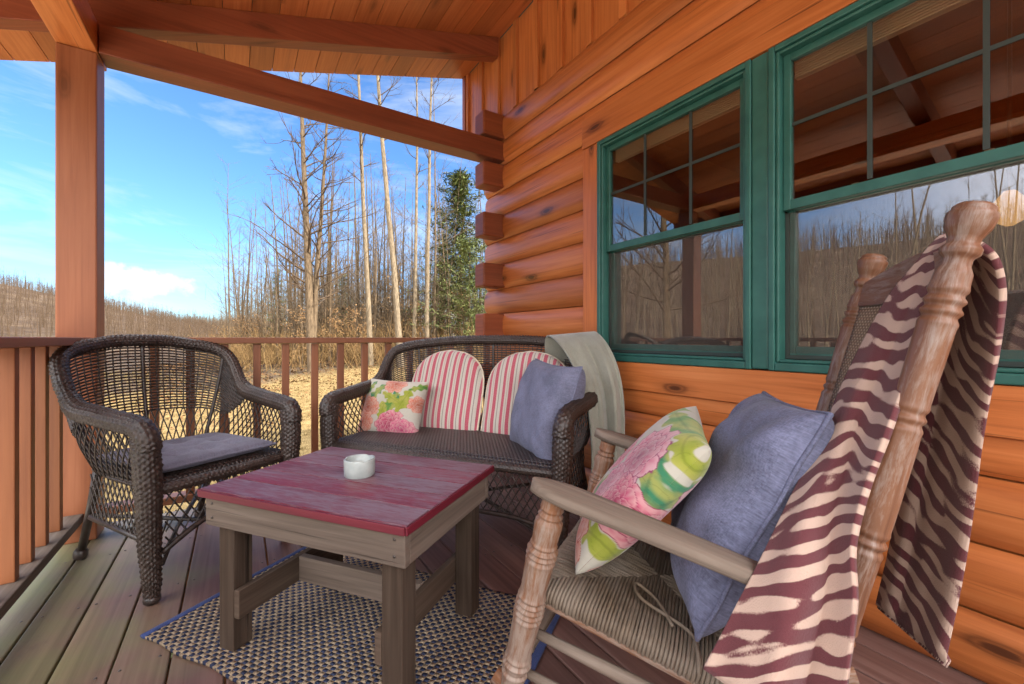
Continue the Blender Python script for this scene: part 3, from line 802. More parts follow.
def vnoise(a, b, f, sd):
    """smooth value noise on arrays"""
    g = np.random.default_rng(sd).random((64, 64)); x, y = a * f + 31.3, b * f + 17.7
    xi, yi = np.floor(x).astype(int), np.floor(y).astype(int); u, v = x - xi, y - yi; u = u * u * (3 - 2 * u); v = v * v * (3 - 2 * v)
    G = lambda p, q: g[p % 64, q % 64]
    return (G(xi, yi) * (1 - u) + G(xi + 1, yi) * u) * (1 - v) + (G(xi, yi + 1) * (1 - u) + G(xi + 1, yi + 1) * u) * v - .5
def flower_print(spec_f, spec_l, bg=(.44, .41, .35)):
    def fn(a, b):
        n1, n2, n3 = vnoise(a, b, 3, 1), vnoise(a, b, 9, 2), vnoise(a, b, 26, 3)
        c = np.array(bg)[None, :] * (1 + .12 * n1 + .06 * n3)[:, None]
        def put(mask, col):
            m = np.clip(mask, 0, 1)[:, None]; return c * (1 - m) + col * m
        for (cx, cy, ang, ln, wd, col, lobes) in spec_l:
            dx, dy = a - cx, b - cy; u = (dx * math.cos(ang) + dy * math.sin(ang)) / ln; v = -dx * math.sin(ang) + dy * math.cos(ang)
            hw_ = wd * np.clip(1 - u * u, 0, 1) ** .8 * (1 + .28 * np.sin(lobes * u * 6) + .5 * n2)
            k = np.clip(.5 + .5 * np.sin(u * 5 + np.abs(v) / wd * 3 + n1 * 6) + n3 * .5, 0, 1)[:, None]
            cc = np.array(col)[None, :] * (1 - k * .75) + np.array((.36, .34, .08))[None, :] * k * .75
            cc = np.where((np.abs(v) < .014)[:, None] | (np.abs(np.sin(u * 8 - np.abs(v) * 9 + n2 * 2)) < .07)[:, None], cc * .8, cc)
            c = put((hw_ - np.abs(v)) / .02, cc)
        for (cx, cy, rad, npet, ph, c0, c1, c2) in spec_f:
            c0, c1, c2 = (np.array(q)[None, :] for q in (c0, c1, c2))
            for lv, (rr_, pr, np_) in enumerate(((.62, .44, npet + 2), (.44, .38, npet), (.26, .32, max(4, npet - 2)), (.08, .22, 3))):
                for k in range(np_):
                    an = 2 * PI * k / np_ + ph + lv * .7; px_, py_ = cx + rad * rr_ * math.cos(an), cy + rad * rr_ * math.sin(an)
                    dx, dy = a - px_, b - py_; u = dx * math.cos(an) + dy * math.sin(an); v = -dx * math.sin(an) + dy * math.cos(an)
                    d = np.sqrt((u / (rad * pr)) ** 2 + (v / (rad * pr * .86)) ** 2) + n2 * .42 + n3 * .12
                    g = np.clip((u / (rad * pr) + 1) / 2 + n1 * .3 + .12 * np.sin(v / rad * 26 + n2 * 6), 0, 1)[:, None]
                    dk = .10 * lv
                    cc = np.where(g < .5, c0 * (1 - g * 2) + c1 * g * 2, c1 * (2 - g * 2) + c2 * (g * 2 - 1)) * (1 - dk)
                    cc = np.where(((d > .80) & (d < .93))[:, None], cc * .4 + c2 * .6, cc); cc = np.where((d >= .93)[:, None], c0 * .8, cc)
                    c = put((1 - d) / .04, cc)
        return c
    return fn
PK = ((.30, .02, .08), (.48, .08, .15), (.55, .27, .28)); OR = ((.46, .07, .05), (.52, .16, .10), (.56, .32, .25)); LP = ((.28, .04, .13), (.50, .13, .20), (.55, .31, .33))
GR = (.09, .22, .045); GR2 = (.04, .18, .09); YG = (.24, .28, .03)
floralA = flower_print([(.25, -.66, .50, 7, .3, *PK), (-.66, -.10, .40, 6, 1.1, *OR), (.10, .84, .36, 6, .6, *OR), (.95, .15, .28, 5, 0, *OR), (.62, -.78, .40, 8, 2.0, (.40, .03, .12), (.5, .08, .18), PK[2]), (-.75, -.62, .40, 6, .2, *OR)],
                       [(.30, .10, .25, .62, .26, YG, 2.3), (.10, .05, .9, .40, .22, GR, 2), (.52, .22, 1.2, .46, .22, YG, 2), (.10, .30, -.5, .40, .16, YG, 2), (-.45, .48, .9, .42, .14, GR2, 2), (-.12, -.22, 1.5, .34, .14, YG, 2), (-.72, .62, 1.2, .32, .10, GR2, 2), (.85, .72, .4, .30, .12, GR, 2), (.25, .48, 2.1, .26, .10, GR2, 2)])
floralB = flower_print([(.40, .34, .50, 7, .8, *LP), (.82, -.12, .32, 6, .4, *PK), (.16, -.28, .34, 6, 1.4, *LP), (.52, -.92, .42, 6, .1, *OR), (-.50, .05, .36, 6, .4, *PK), (-.60, -.80, .42, 6, .9, *OR)],
                       [(.10, .92, .1, .62, .20, GR, 2), (.80, .86, -.6, .38, .16, YG, 2), (-.72, .62, 1.2, .4, .2, GR, 2), (-.15, -.52, .4, .40, .18, GR2, 2.4), (.52, -.36, .9, .26, .13, GR, 2), (.90, .42, 1.9, .30, .13, GR2, 2), (.90, -.58, .5, .26, .13, YG, 2), (-.05, -.80, 1.1, .34, .15, GR, 2.4), (-.85, -.32, 1.0, .3, .16, GR, 2)], (.42, .39, .33))

def loc_of(root_loc, ang, p):
    c, s = math.cos(ang), math.sin(ang)
    return Vector((root_loc[0] + p[0] * c - p[1] * s, root_loc[1] + p[0] * s + p[1] * c, p[2]))
def dirv(ang, p):
    c, s = math.cos(ang), math.sin(ang)
    return Vector((p[0] * c - p[1] * s, p[0] * s + p[1] * c, p[2]))
SO, SA = (1.008, 2.014), R(124.3)
for lx, lab, yy, sd in ((.245, 'red striped round topped cushion behind the square floral pillow', -.205, 1), (-.270, 'red striped round topped cushion next to the blue pillow on the settee', -.205, 2)):
    pillow('striped_cushion', lab, 'cushion', 'stripe', .49, .50, .10, loc_of(SO, SA, (lx, yy, .635)), dirv(SA, (0, .95, .30)), dirv(SA, (0, -.3, .95)), 'striped back cushions on the settee', ('cream', .006), True, 36, sd, .003)
pillow('floral_pillow', 'square floral pillow with pink and orange blooms standing on the settee', 'pillow', 'floral', .40, .33, .13, loc_of(SO, SA, (.475, -.01, .55)), dirv(SA, (-.05, .93, .36)), dirv(SA, (0, -.36, .93)), None, None, False, 170, 3, .004, .06, floralA)
pillow('blue_pillow', 'pale blue grey pillow leaning on the right arm of the settee', 'pillow', 'denim2', .45, .46, .20, loc_of(SO, SA, (-.455, .035, .61)), dirv(SA, (.66, .70, .25)), dirv(SA, (-.20, -.16, .97)), None, ('denim2', .004), False, 44, 5, .020, .08, ex=.42)
# tufted pad on the wicker chair
CO, CA = (-.19, 2.376), R(211.3)
pad = pillow('seat_pad', 'flat tufted grey blue pad on the seat of the wicker armchair', 'seat pad', 'seatpad', .47, .46, .058, loc_of(CO, CA, (0, .045, .458)), Vector((0, 0, 1)), dirv(CA, (0, 1, 0)), None, ('seatpad', .005), False, 44, 6, .004, .03,
             bend=lambda x, y, z: (x, y, z - (.020 * sum(math.exp(-((x - u) ** 2 + (y - v) ** 2) / .0011) for u in (-.11, .0, .11) for v in (-.11, 0, .11)) if z > 0 else 0)), ex=.32)

# ------------------------------------------------------------------ throw on the settee corner
def at(u, v, t_):
    xc = (u - 512) / FPX; c, s = math.cos(TH), math.sin(TH)
    return np.array((t_ * (xc * c + s), t_ * (-xc * s + c), H - (v - 338) * t_ / FPX))
thr = MB(); Pg = []; U = []
# two measured edges: tucked behind the cushion, over the corner of the rim, down outside the arm
TA_ = [at(*p) for p in ((548, 372, 2.42), (545, 350, 2.38), (547, 336, 2.34), (560, 345, 2.19), (576, 372, 2.08), (587, 402, 1.99), (592, 450, 2.0), (590, 500, 1.97), (588, 545, 1.95))]
TB_ = [at(*p) for p in ((586, 366, 2.38), (588, 345, 2.34), (594, 332, 2.30), (608, 345, 2.16), (619, 370, 2.08), (624, 402, 2.04), (624, 450, 2.10), (622, 500, 2.08), (621, 548, 2.06))]
nt_ = 80; TA_, TB_ = catmull(TA_, nt_), catmull(TB_, nt_)
ln_ = 0
for i in range(nt_):
    row = []; ur = []
    if i: ln_ += np.linalg.norm(TB_[i] - TB_[i - 1])
    for j in range(41):
        q = j / 40; p = TA_[i] * (1 - q) + TB_[i] * q
        tc = np.array((0, 0, H)) - p; tc[2] = 0; tc /= np.linalg.norm(tc)
        a_ = min(1, max(0, (i - 18) / 25))
        p = p + tc * (a_ * (.024 * math.sin(q * 8 + .4 + .012 * i) + .016 * math.sin(q * 17 + 1 + i * .02) + .006 * math.sin(q * 31 + i * .05)) + .020 * math.sin(PI * q) + .004 * noise.noise(Vector((q * 4, i * .08, 2))))
        p[0] = min(p[0], 1.690)
        row.append(tuple(p)); ur.append((q * .4, ln_))
    Pg.append(row); U.append(ur)
thr.grid(Pg, uv=U)
o = thr.build('throw_blanket', M['throw'], solid=.008)
tag(o, 'sage green throw draped over the corner of the settee beside the wall', 'throw blanket')

# ------------------------------------------------------------------ coffee table
TL = (.333, 1.439); TA = R(-53.5)
tb = thing('coffee_table', 'low wooden coffee table with worn red painted plank top', 'coffee table', (TL[0], TL[1], 0), TA)
LX, LY, ZT = .728, .525, .50
mb = MB(); npl = 5; pw = LY / npl
for i in range(npl):
    yc = -LY / 2 + pw * (i + .5)
    mb.box((0, yc, ZT - .011), (LX + random.uniform(-.002, .002), pw - .006, .022), 0)
mb.build('table_top', M['tabletop'], tb)
mb = MB()
for s in (-1, 1):
    mb.box((s * (LX / 2 + .003), 0, ZT - .0125), (.006, LY + .006, .021), 1); mb.box((0, s * (LY / 2 + .003), ZT - .0125), (LX - .001, .006, .021), 0)
mb.build('painted_edge', M['tableedge'], tb, .002)
ap = .088
for s in (-1, 1):
    part_box('apron', 'greywood', tb, (0, s * (LY / 2 - .022), ZT - .023 - ap / 2), (LX - .02, .022, ap), 0)
    part_box('apron', 'greywood', tb, (s * (LX / 2 - .022), 0, ZT - .023 - ap / 2), (.022, LY - .068, ap), 1)
for sx in (-1, 1):
    for sy in (-1, 1):
        part_box('leg', 'brownwood', tb, (sx * (LX / 2 - .066), sy * (LY / 2 - .066), (ZT - .024) / 2 + .004), (.062, .062, ZT - .032), 2)
    part_box('stretcher', 'brownwood', tb, (sx * (LX / 2 - .066 - .043), 0, .155), (.022, LY - .20 + .13, .085), 1)
part_box('stretcher', 'greywood', tb, (0, .0, .157), (LX - .132 - .11, .024, .085), 0)
mb = MB()
for sx in (-1, 1):
    for dz in (-.02, .022):
        for yy in (-LY / 2 + .011 - .0005,):
            mb.turned((sx * (LX / 2 - .04), yy + .001, ZT - .065 + dz), (sx * (LX / 2 - .04), yy - .0015, ZT - .065 + dz), [(0, .004), (1, .0038)], 10)
mb.build('screw', M['screw'], tb)
# ashtray
ax_ = thing('ashtray', 'round white ceramic ashtray with rim notches in the middle of the coffee table', 'ashtray', (.338, 1.4436, ZT))
mb = MB(); n = 48; prof = [(.044, 0), (.0475, .004), (.049, .028), (.049, .054), (.0475, .057), (.043, .056), (.0415, .05), (.041, .028), (.0, .026)]
Pg = []
for k in range(n):
    an = 2 * PI * k / n; notch = .004 * sum(math.exp(-((((an - c + PI) % (2 * PI)) - PI) / .16) ** 2) for c in (.6, .6 + 2 * PI / 3, .6 + 4 * PI / 3))
    Pg.append([(r * math.cos(an), r * math.sin(an), z - (notch if z > .05 else 0)) for r, z in prof])
mb.grid(Pg, closed_u=True, flip=False); mb.build('dish', M['ceramic'], ax_)
mb = MB()
mb.turned((0, 0, .0262), (0, 0, .031), [(0, .0395), (1, .028)], 24); mb.build('ash_bed', M['ash'], ax_)

# ------------------------------------------------------------------ rug
rg = thing('rug', 'navy and tan woven rug under the coffee table', 'rug', (.35, 1.46, 0), R(-55.5))
mb = MB(); nx, ny = 60, 30; RLX, RLY = 1.20, .65; Pg = []; U = []
def rugz(x, y): return .006 + .0018 * noise.noise(Vector((x * 5, y * 5, 2)))
for i in range(nx + 1):
    Pg.append([(-RLX / 2 + .022 + (RLX - .044) * i / nx, -RLY / 2 + RLY * j / ny + .004 * math.sin(i * .5) * (j in (0, ny)), rugz(i * .02, j * .02)) for j in range(ny + 1)])
    U.append([(p[0], p[1]) for p in Pg[-1]])
mb.grid(Pg, uv=U)
rb_ = mb.build('rug_field', M['rug'], rg, solid=.008)
for s in (-1, 1):
    mb = MB(); mb.sweep([(s * (RLX / 2 - .013), y_, .0065) for y_ in np.linspace(-RLY / 2, RLY / 2, 24)], .0145, 8, ell=(.42, 1), up=(0, 0, 1)); mb.build('rug_binding', M['rugedge'], rg)

# ------------------------------------------------------------------ rocking chair (pitched back on its runners)
tau = R(13.5); RO, RA = (.859, .774), R(32)
RM = Matrix.Translation((RO[0], RO[1], .028)) @ Matrix.Rotation(RA, 4, 'Z') @ Matrix.Rotation(tau, 4, 'X')
rk = empty('rocking_chair'); tag(rk, 'weathered wooden rocking chair with woven rush seat near the windows', 'rocking chair')
rk.matrix_world = RM
def P_(x, y, z): return Vector((x, y, z))
def grooved(base, grooves, n=220, gw=.007, gd=.13):
    """lathe profile: smooth base curve with narrow turned grooves and beads at the given places"""
    out = []
    bx, by = zip(*base)
    for t_ in np.linspace(0, 1, n):
        r = float(np.interp(t_, bx, by))
        for g_ in grooves: r *= 1 - gd * math.exp(-((t_ - g_) / gw) ** 2) + .05 * math.exp(-((abs(t_ - g_) - 2 * gw) / gw) ** 2)
        out.append((float(t_), r))
    return out
leg_prof = grooved([(0, .022), (.10, .025), (.17, .030), (.19, .027), (.21, .032), (.26, .028), (.40, .031), (.46, .032), (.54, .031), (.58, .029), (.70, .032), (.76, .0325), (.80, .028), (.88, .031), (.93, .025), (1, .025)], (.175, .225, .45, .475, .50, .525, .725, .75, .775, .91, .94))
post_prof = grooved([(0, .022), (.10, .027), (.22, .032), (.34, .034), (.45, .0325), (.56, .035), (.66, .0335), (.70, .031), (.80, .0325), (.88, .033), (.905, .031), (.915, .024), (.925, .024), (.930, .033), (.938, .034), (.945, .026), (.952, .027), (.965, .037), (.978, .041), (.985, .0405), (.988, .035), (.993, .035), (.998, .026), (1, .008)], (.33, .345, .36, .375, .51, .525, .695, .71, .845, .86, .875), 420, .0042, .11)
post_prof = [(a, b * .74) for a, b in post_prof]
for sx in (-1, 1):
    mb = MB(); mb.turned((sx * .262, .235, .035), (sx * .268, .237, .535), leg_prof, 26); mb.build('front_leg', M['rocker'], rk)
    mb = MB(); mb.turned((sx * .228, -.292, .05), (sx * .226, -.297, 1.238), post_prof, 30); mb.build('back_post', M['rockpost'], rk)
    # arm: flat board, rounded paddle at the front
    mb = MB(); Pg = []; U = []
    ys = np.concatenate([np.linspace(-.285, .18, 20), .18 + .11 * np.sin(np.linspace(.12, PI / 2, 12))])
    ou = random.uniform(0, 9)
    for y_ in ys:
        wd = np.interp(y_, [-.285, -.12, .05, .2], [.026, .032, .038, .044])
        if y_ > .18: wd = .044 * math.sqrt(max(.0015, 1 - ((y_ - .18) / .1105) ** 2))
        xc = sx * np.interp(y_, [-.285, .0, .3], [.262, .275, .280]); zc = .545 + .010 * math.sin((y_ + .28) * 4)
        prof = [(-1, 0), (-.97, .6), (-.8, 1), (-.3, 1.08), (.3, 1.08), (.8, 1), (.97, .6), (1, 0), (.95, -.7), (.75, -1), (-.75, -1), (-.95, -.7), (-1, 0)]
        hh = .0135
        Pg.append([(xc + a * wd, y_, zc + b * hh) for a, b in prof]); U.append([(y_ + ou, a * wd + (0 if b >= 0 else .2)) for a, b in prof])
    mb.grid(Pg, uv=U, flip=sx < 9)
    mb.add(Pg[-1][:-1], [tuple(range(12))], [[(p[0], p[2]) for p in Pg[-1][:-1]]], smooth=True); mb.add(Pg[0][:-1], [tuple(reversed(range(12)))], [[(p[0], p[2]) for p in Pg[0][:-1]]])
    mb.build('arm', M['rockarm'], rk)
    # runner
    mb = MB(); Pg = []
    mb.sweep([(sx * .245, y_, 1.0 - math.sqrt(1 - y_ * y_) + .022) for y_ in np.linspace(-.52, .285, 26)], [.022] * 26, 10, ell=(1, .7)); mb.build('runner', M['rocker'], rk)
    for zz in (.115, .215):
        mb = MB(); mb.turned((sx * .25, .225, zz), (sx * .225, -.27, zz + .01), [(0, .010), (.3, .013), (.5, .0145), (.7, .013), (1, .010)], 12); mb.build('stretcher', M['rockarm'], rk)
    part_box('seat_rail', 'rocker', rk, (sx * .232, -.005, .298), (.03, .44, .045), 1, .008)
for zz in (.12, .235):
    mb = MB(); mb.turned((-.25, .232, zz), (.25, .232, zz), [(0, .010), (.3, .014), (.5, .016), (.7, .014), (1, .010)], 12); mb.build('stretcher', M['rockarm'], rk)
mb = MB(); mb.turned((-.22, -.275, .16), (.22, -.275, .16), [(0, .010), (.5, .014), (1, .010)], 12); mb.build('stretcher', M['rockarm'], rk)
part_box('seat_rail', 'rocker', rk, (0, .212, .298), (.43, .03, .045), 0, .008); part_box('seat_rail', 'rocker', rk, (0, -.225, .298), (.40, .03, .045), 0, .008)
# rush seat: cords wrapped over the four rails, meeting on the diagonals
mb = MB(); sh, y0s, y1s = .243, -.24, .232; ncord = 60
def seat_top(x, y_):
    d = min(min(sh - abs(x), .06) / .06, min(y1s - y_, y_ - y0s, .06) / .06); return .338 - .010 * (1 - max(0, d)) ** 2 - .012 * (1 - max(abs(x) / sh, abs(y_ + .004) / .236) ** 2)
yc = (y0s + y1s) / 2; hy = (y1s - y0s) / 2
for k in range(ncord):
    q = -1 + 2 * (k + .5) / ncord
    for side in range(4):
        pts = []
        for e in np.linspace(abs(q), 1, 5):
            if side < 2: x, y_ = q * sh, yc + (1 if side == 0 else -1) * e * hy
            else: x, y_ = (1 if side == 2 else -1) * e * sh, yc + q * hy
            pts.append((x, y_, seat_top(x, y_) + .0016 * math.sin(k * 2.1) + .0022 * noise.noise(Vector((x * 14, y_ * 14, 3)))))
        x, y_, z = pts[-1]; dx, dy = ((0, 1 if side == 0 else -1) if side < 2 else (1 if side == 2 else -1, 0))
        pts += [(x + dx * .008, y_ + dy * .008, z - .008), (x + dx * .010, y_ + dy * .010, z - .022), (x + dx * .004, y_ + dy * .004, z - .036)]
        mb.sweep(pts, .0039 * random.uniform(.85, 1.12), 6, caps=False)
mb.add([(-.23, -.23, .318), (.23, -.23, .318), (.23, .22, .318), (-.23, .22, .318)], [(0, 1, 2, 3)], [[(0, 0), (1, 0), (1, 1), (0, 1)]], .2)
mb.build('rush_seat', M['rush'], rk)
mb = MB(); mb.sweep(catmull([(-.20, -.05, .346), (-.14, -.01, .348), (-.11, .04, .346), (-.16, .02, .347), (-.19, -.08, .346), (-.235, -.10, .343), (-.258, -.11, .315)], 40), .004, 6); mb.build('loose_cord', M['rush'], rk)
# back: crest rail, lower rail, cane panel
mb = MB(); Pg = []; U = []
for i in range(25):
    x = -.205 + .41 * i / 24; up = 1.165 + .035 * math.cos(PI * x / .42); lo = 1.10
    yb = -.297 - .02 * math.cos(PI * x / .42)
    prof = [(yb + .011, lo), (yb + .011, up - .008), (yb + .004, up), (yb - .004, up), (yb - .011, up - .008), (yb - .011, lo), (yb + .011, lo)]
    Pg.append([(x, a, b) for a, b in prof]); U.append([(x, b + (a < yb) * .3) for a, b in prof])
mb.grid(Pg, uv=U, smooth=False); mb.build('crest_rail', M['rockpost'], rk)
mb = MB(); mb.sweep([(-.21, -.292, .46), (0, -.30, .46), (.21, -.292, .46)], .015, 10); mb.build('back_rail', M['rocker'], rk)
mb = MB(); Pg = []; U = []
for i in range(21):
    x = -.203 + .406 * i / 20
    Pg.append([(x, -.290 - .01 * (z - .45) - .02 * math.cos(PI * x / .42), z) for z in np.linspace(.46, 1.11, 12)]); U.append([(p[0], p[2]) for p in Pg[-1]])
mb.grid(Pg, uv=U); mb.build('cane_back', M['cane'], rk, solid=.012)

def rloc(x, y, z): return RM @ Vector((x, y, z))
def rdir(x, y, z): return RM.to_3x3() @ Vector((x, y, z))
pillow('blue_pillow', 'large blue grey pillow with piping leaning against the rocking chair back', 'pillow', 'denim', .46, .51, .18, rloc(.03, -.125, .59), rdir(-.10, .90, .22), rdir(.10, -.28, 1), None, ('denim', .005), False, 60, 9, .022, .045)
pillow('floral_pillow', 'floral pillow with a large pink bloom on the rocking chair seat', 'pillow', 'floral', .37, .43, .13, rloc(.0, .09, .545), rdir(-.12, .80, .42), rdir(.0, -.44, .89), None, None, False, 190, 11, .006, .05, floralB)

# ------------------------------------------------------------------ zebra blanket
# measured run of the two long edges: behind the chair, over the crest, down the front and over the arm
hem = dict(
    A=[(945, 662, .79), (966, 560, .775), (985, 430, .745), (998, 350, .72), (1003, 290, .70), (990, 252, .69), (958, 246, .705), (930, 315, .705), (906, 385, .705), (886, 440, .70), (867, 490, .695), (854, 545, .68), (856, 605, .65), (847, 684, .635), (837, 760, .63)],
    B=[(878, 605, 1.02), (893, 540, 1.01), (915, 420, .985), (935, 330, .97), (948, 275, .92), (951, 246, .86), (942, 237, .815), (914, 268, .795), (886, 304, .82), (850, 372, .845), (821, 440, .83), (791, 500, .785), (760, 562, .735), (733, 612, .71), (703, 668, .70)])
nA = 150
EA, EB = catmull([at(*p) for p in hem['A']], nA), catmull([at(*p) for p in hem['B']], nA)
cam_dir = np.array((0, 0, H))
def sm_(a, b, x):
    t_ = min(1, max(0, (x - a) / (b - a))); return t_ * t_ * (3 - 2 * t_)
zb = MB(); Pg = []; U = []; nc = 48
lenv = 0
for i in range(nA):
    row = []; ur = []; s = i / (nA - 1)
    if i: lenv += np.linalg.norm((EA[i] + EB[i]) / 2 - (EA[i - 1] + EB[i - 1]) / 2)
    wl = .36
    for j in range(nc + 1):
        q = j / nc
        p = EA[i] * (1 - q) + EB[i] * q
        tc = (cam_dir - p); tc /= np.linalg.norm(tc)
        front = max(0, min(1, (s - .50) / .12)); backk = max(0, min(1, (.42 - s) / .1))
        # soft lengthwise folds, deeper towards the hems; one overlapping fold down the front
        d = front * (.015 * math.sin(q * 8 + 3.0 * s) + .024 * sm_(.78, 1.0, s) * math.exp(-((q - .50) / .12) ** 2) - .020 * sm_(.78, 1.0, s) * math.exp(-((q - .32) / .08) ** 2))
        d += backk * (.016 * math.sin(q * 8.5 + .6) + .008 * math.sin(q * 17 + 3 * s)) * min(1, (.45 - s) / .2)
        d += .004 * noise.noise(Vector((q * 5, s * 12, 3)))
        p = p + tc * d
        row.append(tuple(p)); ur.append((q * wl, lenv))
    Pg.append(row); U.append(ur)
zb.grid(Pg, uv=U)
zo = zb.build('zebra_blanket', M['zebra'], solid=.010)
tag(zo, 'plum and cream zebra striped fleece blanket hung over the rocking chair back', 'blanket')
# stitched edging along the hem behind the chair
mb = MB()
for row, edge_ in ((Pg[0], 1),):
    for j in range(0, nc, 1):
        for q in (0, .5):
            p = Vector(row[j]).lerp(Vector(row[j + 1]), q)
            mb.sweep([p + Vector((0, 0, .016)), p + Vector((.004, -.004, .004)), p + Vector((0, 0, -.008))], .0035, 5)
mb.build('hem_stitch', M['zebra'], zo)

# ------------------------------------------------------------------ outside: terrain
def sm(a, b, x):
    t_ = min(1, max(0, (x - a) / (b - a))); return t_ * t_ * (3 - 2 * t_)
def ground_z(x, y):
    r = math.hypot(x, y); az = math.degrees(math.atan2(x, y))
    e = np.interp(az, [-180, -120, -80, -45, -28, -17, -11, -5, 3, 15, 40, 70, 120, 180], [7.5, 9, 10, 8.8, 6.4, 4.4, 3.0, 1.5, .8, 1.0, 1.6, 3, 5, 7.5])
    rise = 195 * math.tan(R(e)) + 2.0
    z = -1.0 + rise * sm(45, 200, r) ** 1.15
    z += .35 * noise.noise(Vector((x * .05, y * .05, 0))) * sm(8, 40, r)
    z += .75 * sm(6, 26, y + .35 * x) * sm(-6, 12, x) 
    if r > 120: z += 5 * noise.noise(Vector((x * .012, y * .012, 5))) * sm(120, 200, r)
    return z
mb = MB(); Pg = []
rr = np.concatenate([np.linspace(.3, 40, 60), np.geomspace(42, 420, 50)])
for k in range(180):
    an = 2 * PI * k / 180
    Pg.append([(r * math.sin(an), r * math.cos(an), ground_z(r * math.sin(an), r * math.cos(an)) if r > 3 else -1.0) for r in rr])
mb.grid(Pg, closed_u=True, flip=True)
tag(mb.build('ground', M['lawn']), 'tan winter lawn rising to leaf covered wooded hills', 'ground', kind='structure')

t = NT('bounce_gravel'); nz = t.noise(t.pos(), 40, 4); n2 = t.noise(t.pos(), 2, 3)
M['gravel'] = t.fin(t.ramp(t.math('ADD', t.math('MULTIPLY', nz, .6), t.math('MULTIPLY', n2, .4)), [(.3, (.46, .41, .34)), (.7, (.66, .61, .53))]), .95, t.bump(nz, .6, .02), .1)
mb = MB(); Pg = []  # pale pad added out of view to bounce light onto ceiling and wall
for i in range(31):
    Pg.append([(-1.6 - 7.5 * j / 20, -14 + 17.5 * i / 30, ground_z(-1.6 - 7.5 * j / 20, -14 + 17.5 * i / 30) + .05) for j in range(21)])
mb.grid(Pg)
tag(mb.build('bounce_pad', M['gravel']), 'added unseen pale gravel pad bouncing light into the open side of the porch', 'bounce_pad', kind='structure')

# ------------------------------------------------------------------ trees
random.seed(21)
class TB(MB):
    def limb(self, pts, r0, r1, n=5):
        m = len(pts); self.sweep(pts, [r0 + (r1 - r0) * i / (m - 1) for i in range(m)], n, caps=False)
def wander(p, d, L, n, bend, up=0.0):
    pts = [Vector(p)]; d = Vector(d).normalized(); st = L / n
    for _ in range(n):
        d = (d + Vector((random.gauss(0, bend), random.gauss(0, bend), random.gauss(0, bend * .6) + up))).normalized()
        pts.append(pts[-1] + d * st)
    return pts
def bare_tree(label, x, y, h, r, nb=34, lean=(0, 0), first=.3, mat='palebark', spread=.16, twigs=5, double=None, group=None, name='bare_tree'):
    z = ground_z(x, y)
    t_ = thing(name, label, 'tree', (x, y, z), 0, group)
    tr, cr = TB(), TB()
    def stem(d0, hh, rad, base):
        pts = wander(base, d0, hh, 16, .009, .0)
        tr.limb(pts, rad, rad * .22, 9)
        for i in range(nb):
            f = first + (1 - first) * ((i + random.random()) / nb) ** .9
            k = min(int(f * 16), 15); p = pts[k].lerp(pts[k + 1], f * 16 - k)
            an = random.uniform(0, 2 * PI); el = random.uniform(.15, .8)
            L = hh * spread * (1.25 - f * .75) * random.uniform(.6, 1.3)
            bp = wander(p, (math.cos(an), math.sin(an), el), L, 6, .13, .05)
            br = rad * (.30 - .18 * f)
            cr.limb(bp, br, br * .25, 4)
            for q in range(twigs):
                k2 = random.randint(1, 5); d = (bp[k2] - bp[k2 - 1]).normalized() + Vector((random.gauss(0, .5), random.gauss(0, .5), random.gauss(.15, .4)))
                tw = wander(bp[k2], d, L * random.uniform(.25, .55), 4, .16, .03)
                cr.limb(tw, br * .42, br * .14, 3)
                for q2 in range(2):
                    k3 = random.randint(1, 3); d = (tw[k3] - tw[k3 - 1]).normalized() + Vector((random.gauss(0, .6), random.gauss(0, .6), random.gauss(.1, .5)))
                    cr.limb(wander(tw[k3], d, L * random.uniform(.1, .25), 2, .15), br * .2, br * .1, 3)
    stem((lean[0], lean[1], 1), h, r, (0, 0, -.1))
    if double: stem((double[0], double[1], 1), h * .92, r * .7, (double[0] * .5, double[1] * .5, -.1))
    tr.build('trunk', M[mat], t_); cr.build('crown', M['twig'], t_)
    return t_
def ray_xy(u, d):
    xc = (u - 512) / FPX; c, s = math.cos(TH), math.sin(TH)
    return d * (xc * c + s), d * (-xc * s + c)
tall = [(312, 19.5, 15.5, .20, 'tall forked bare tree with drooping twigs, first behind the end railing from the corner post', 'darkbark', 46, .16, (-.035, .0), (.04, .03), .20),
        (371, 21, 19, .145, 'tall pale trunked bare tree next right of the forked tree', 'palebark', 24, .09, (-.045, 0), None, .45),
        (401, 20, 19, .16, 'tall pale bare tree leaning left, middle of the row behind the settee', 'palebark', 22, .09, (-.06, .02), None, .45),
        (414, 23, 18, .12, 'slender pale bare trunk close right of the leaning tree', 'palebark', 18, .08, (.0, 0), None, .5),
        (427, 22, 19.5, .125, 'slender straight bare trunk nearest the evergreen, beside the log wall corner', 'palebark', 20, .09, (.008, 0), None, .5)]
for (u, d, h, r, lab, mt, nb, sp, ln, dbl, fs) in tall:
    x, y = ray_xy(u, d); bare_tree(lab, x, y, h, r, nb, ln, fs, mt, sp, 5, dbl, 'tall bare trees behind the porch')
x, y = -9.2, 9.6
bare_tree('bare tree left of the porch whose twigs reach past the corner post', x, y, 11, .16, 46, (.02, 0), .22, 'darkbark', .24, 6)

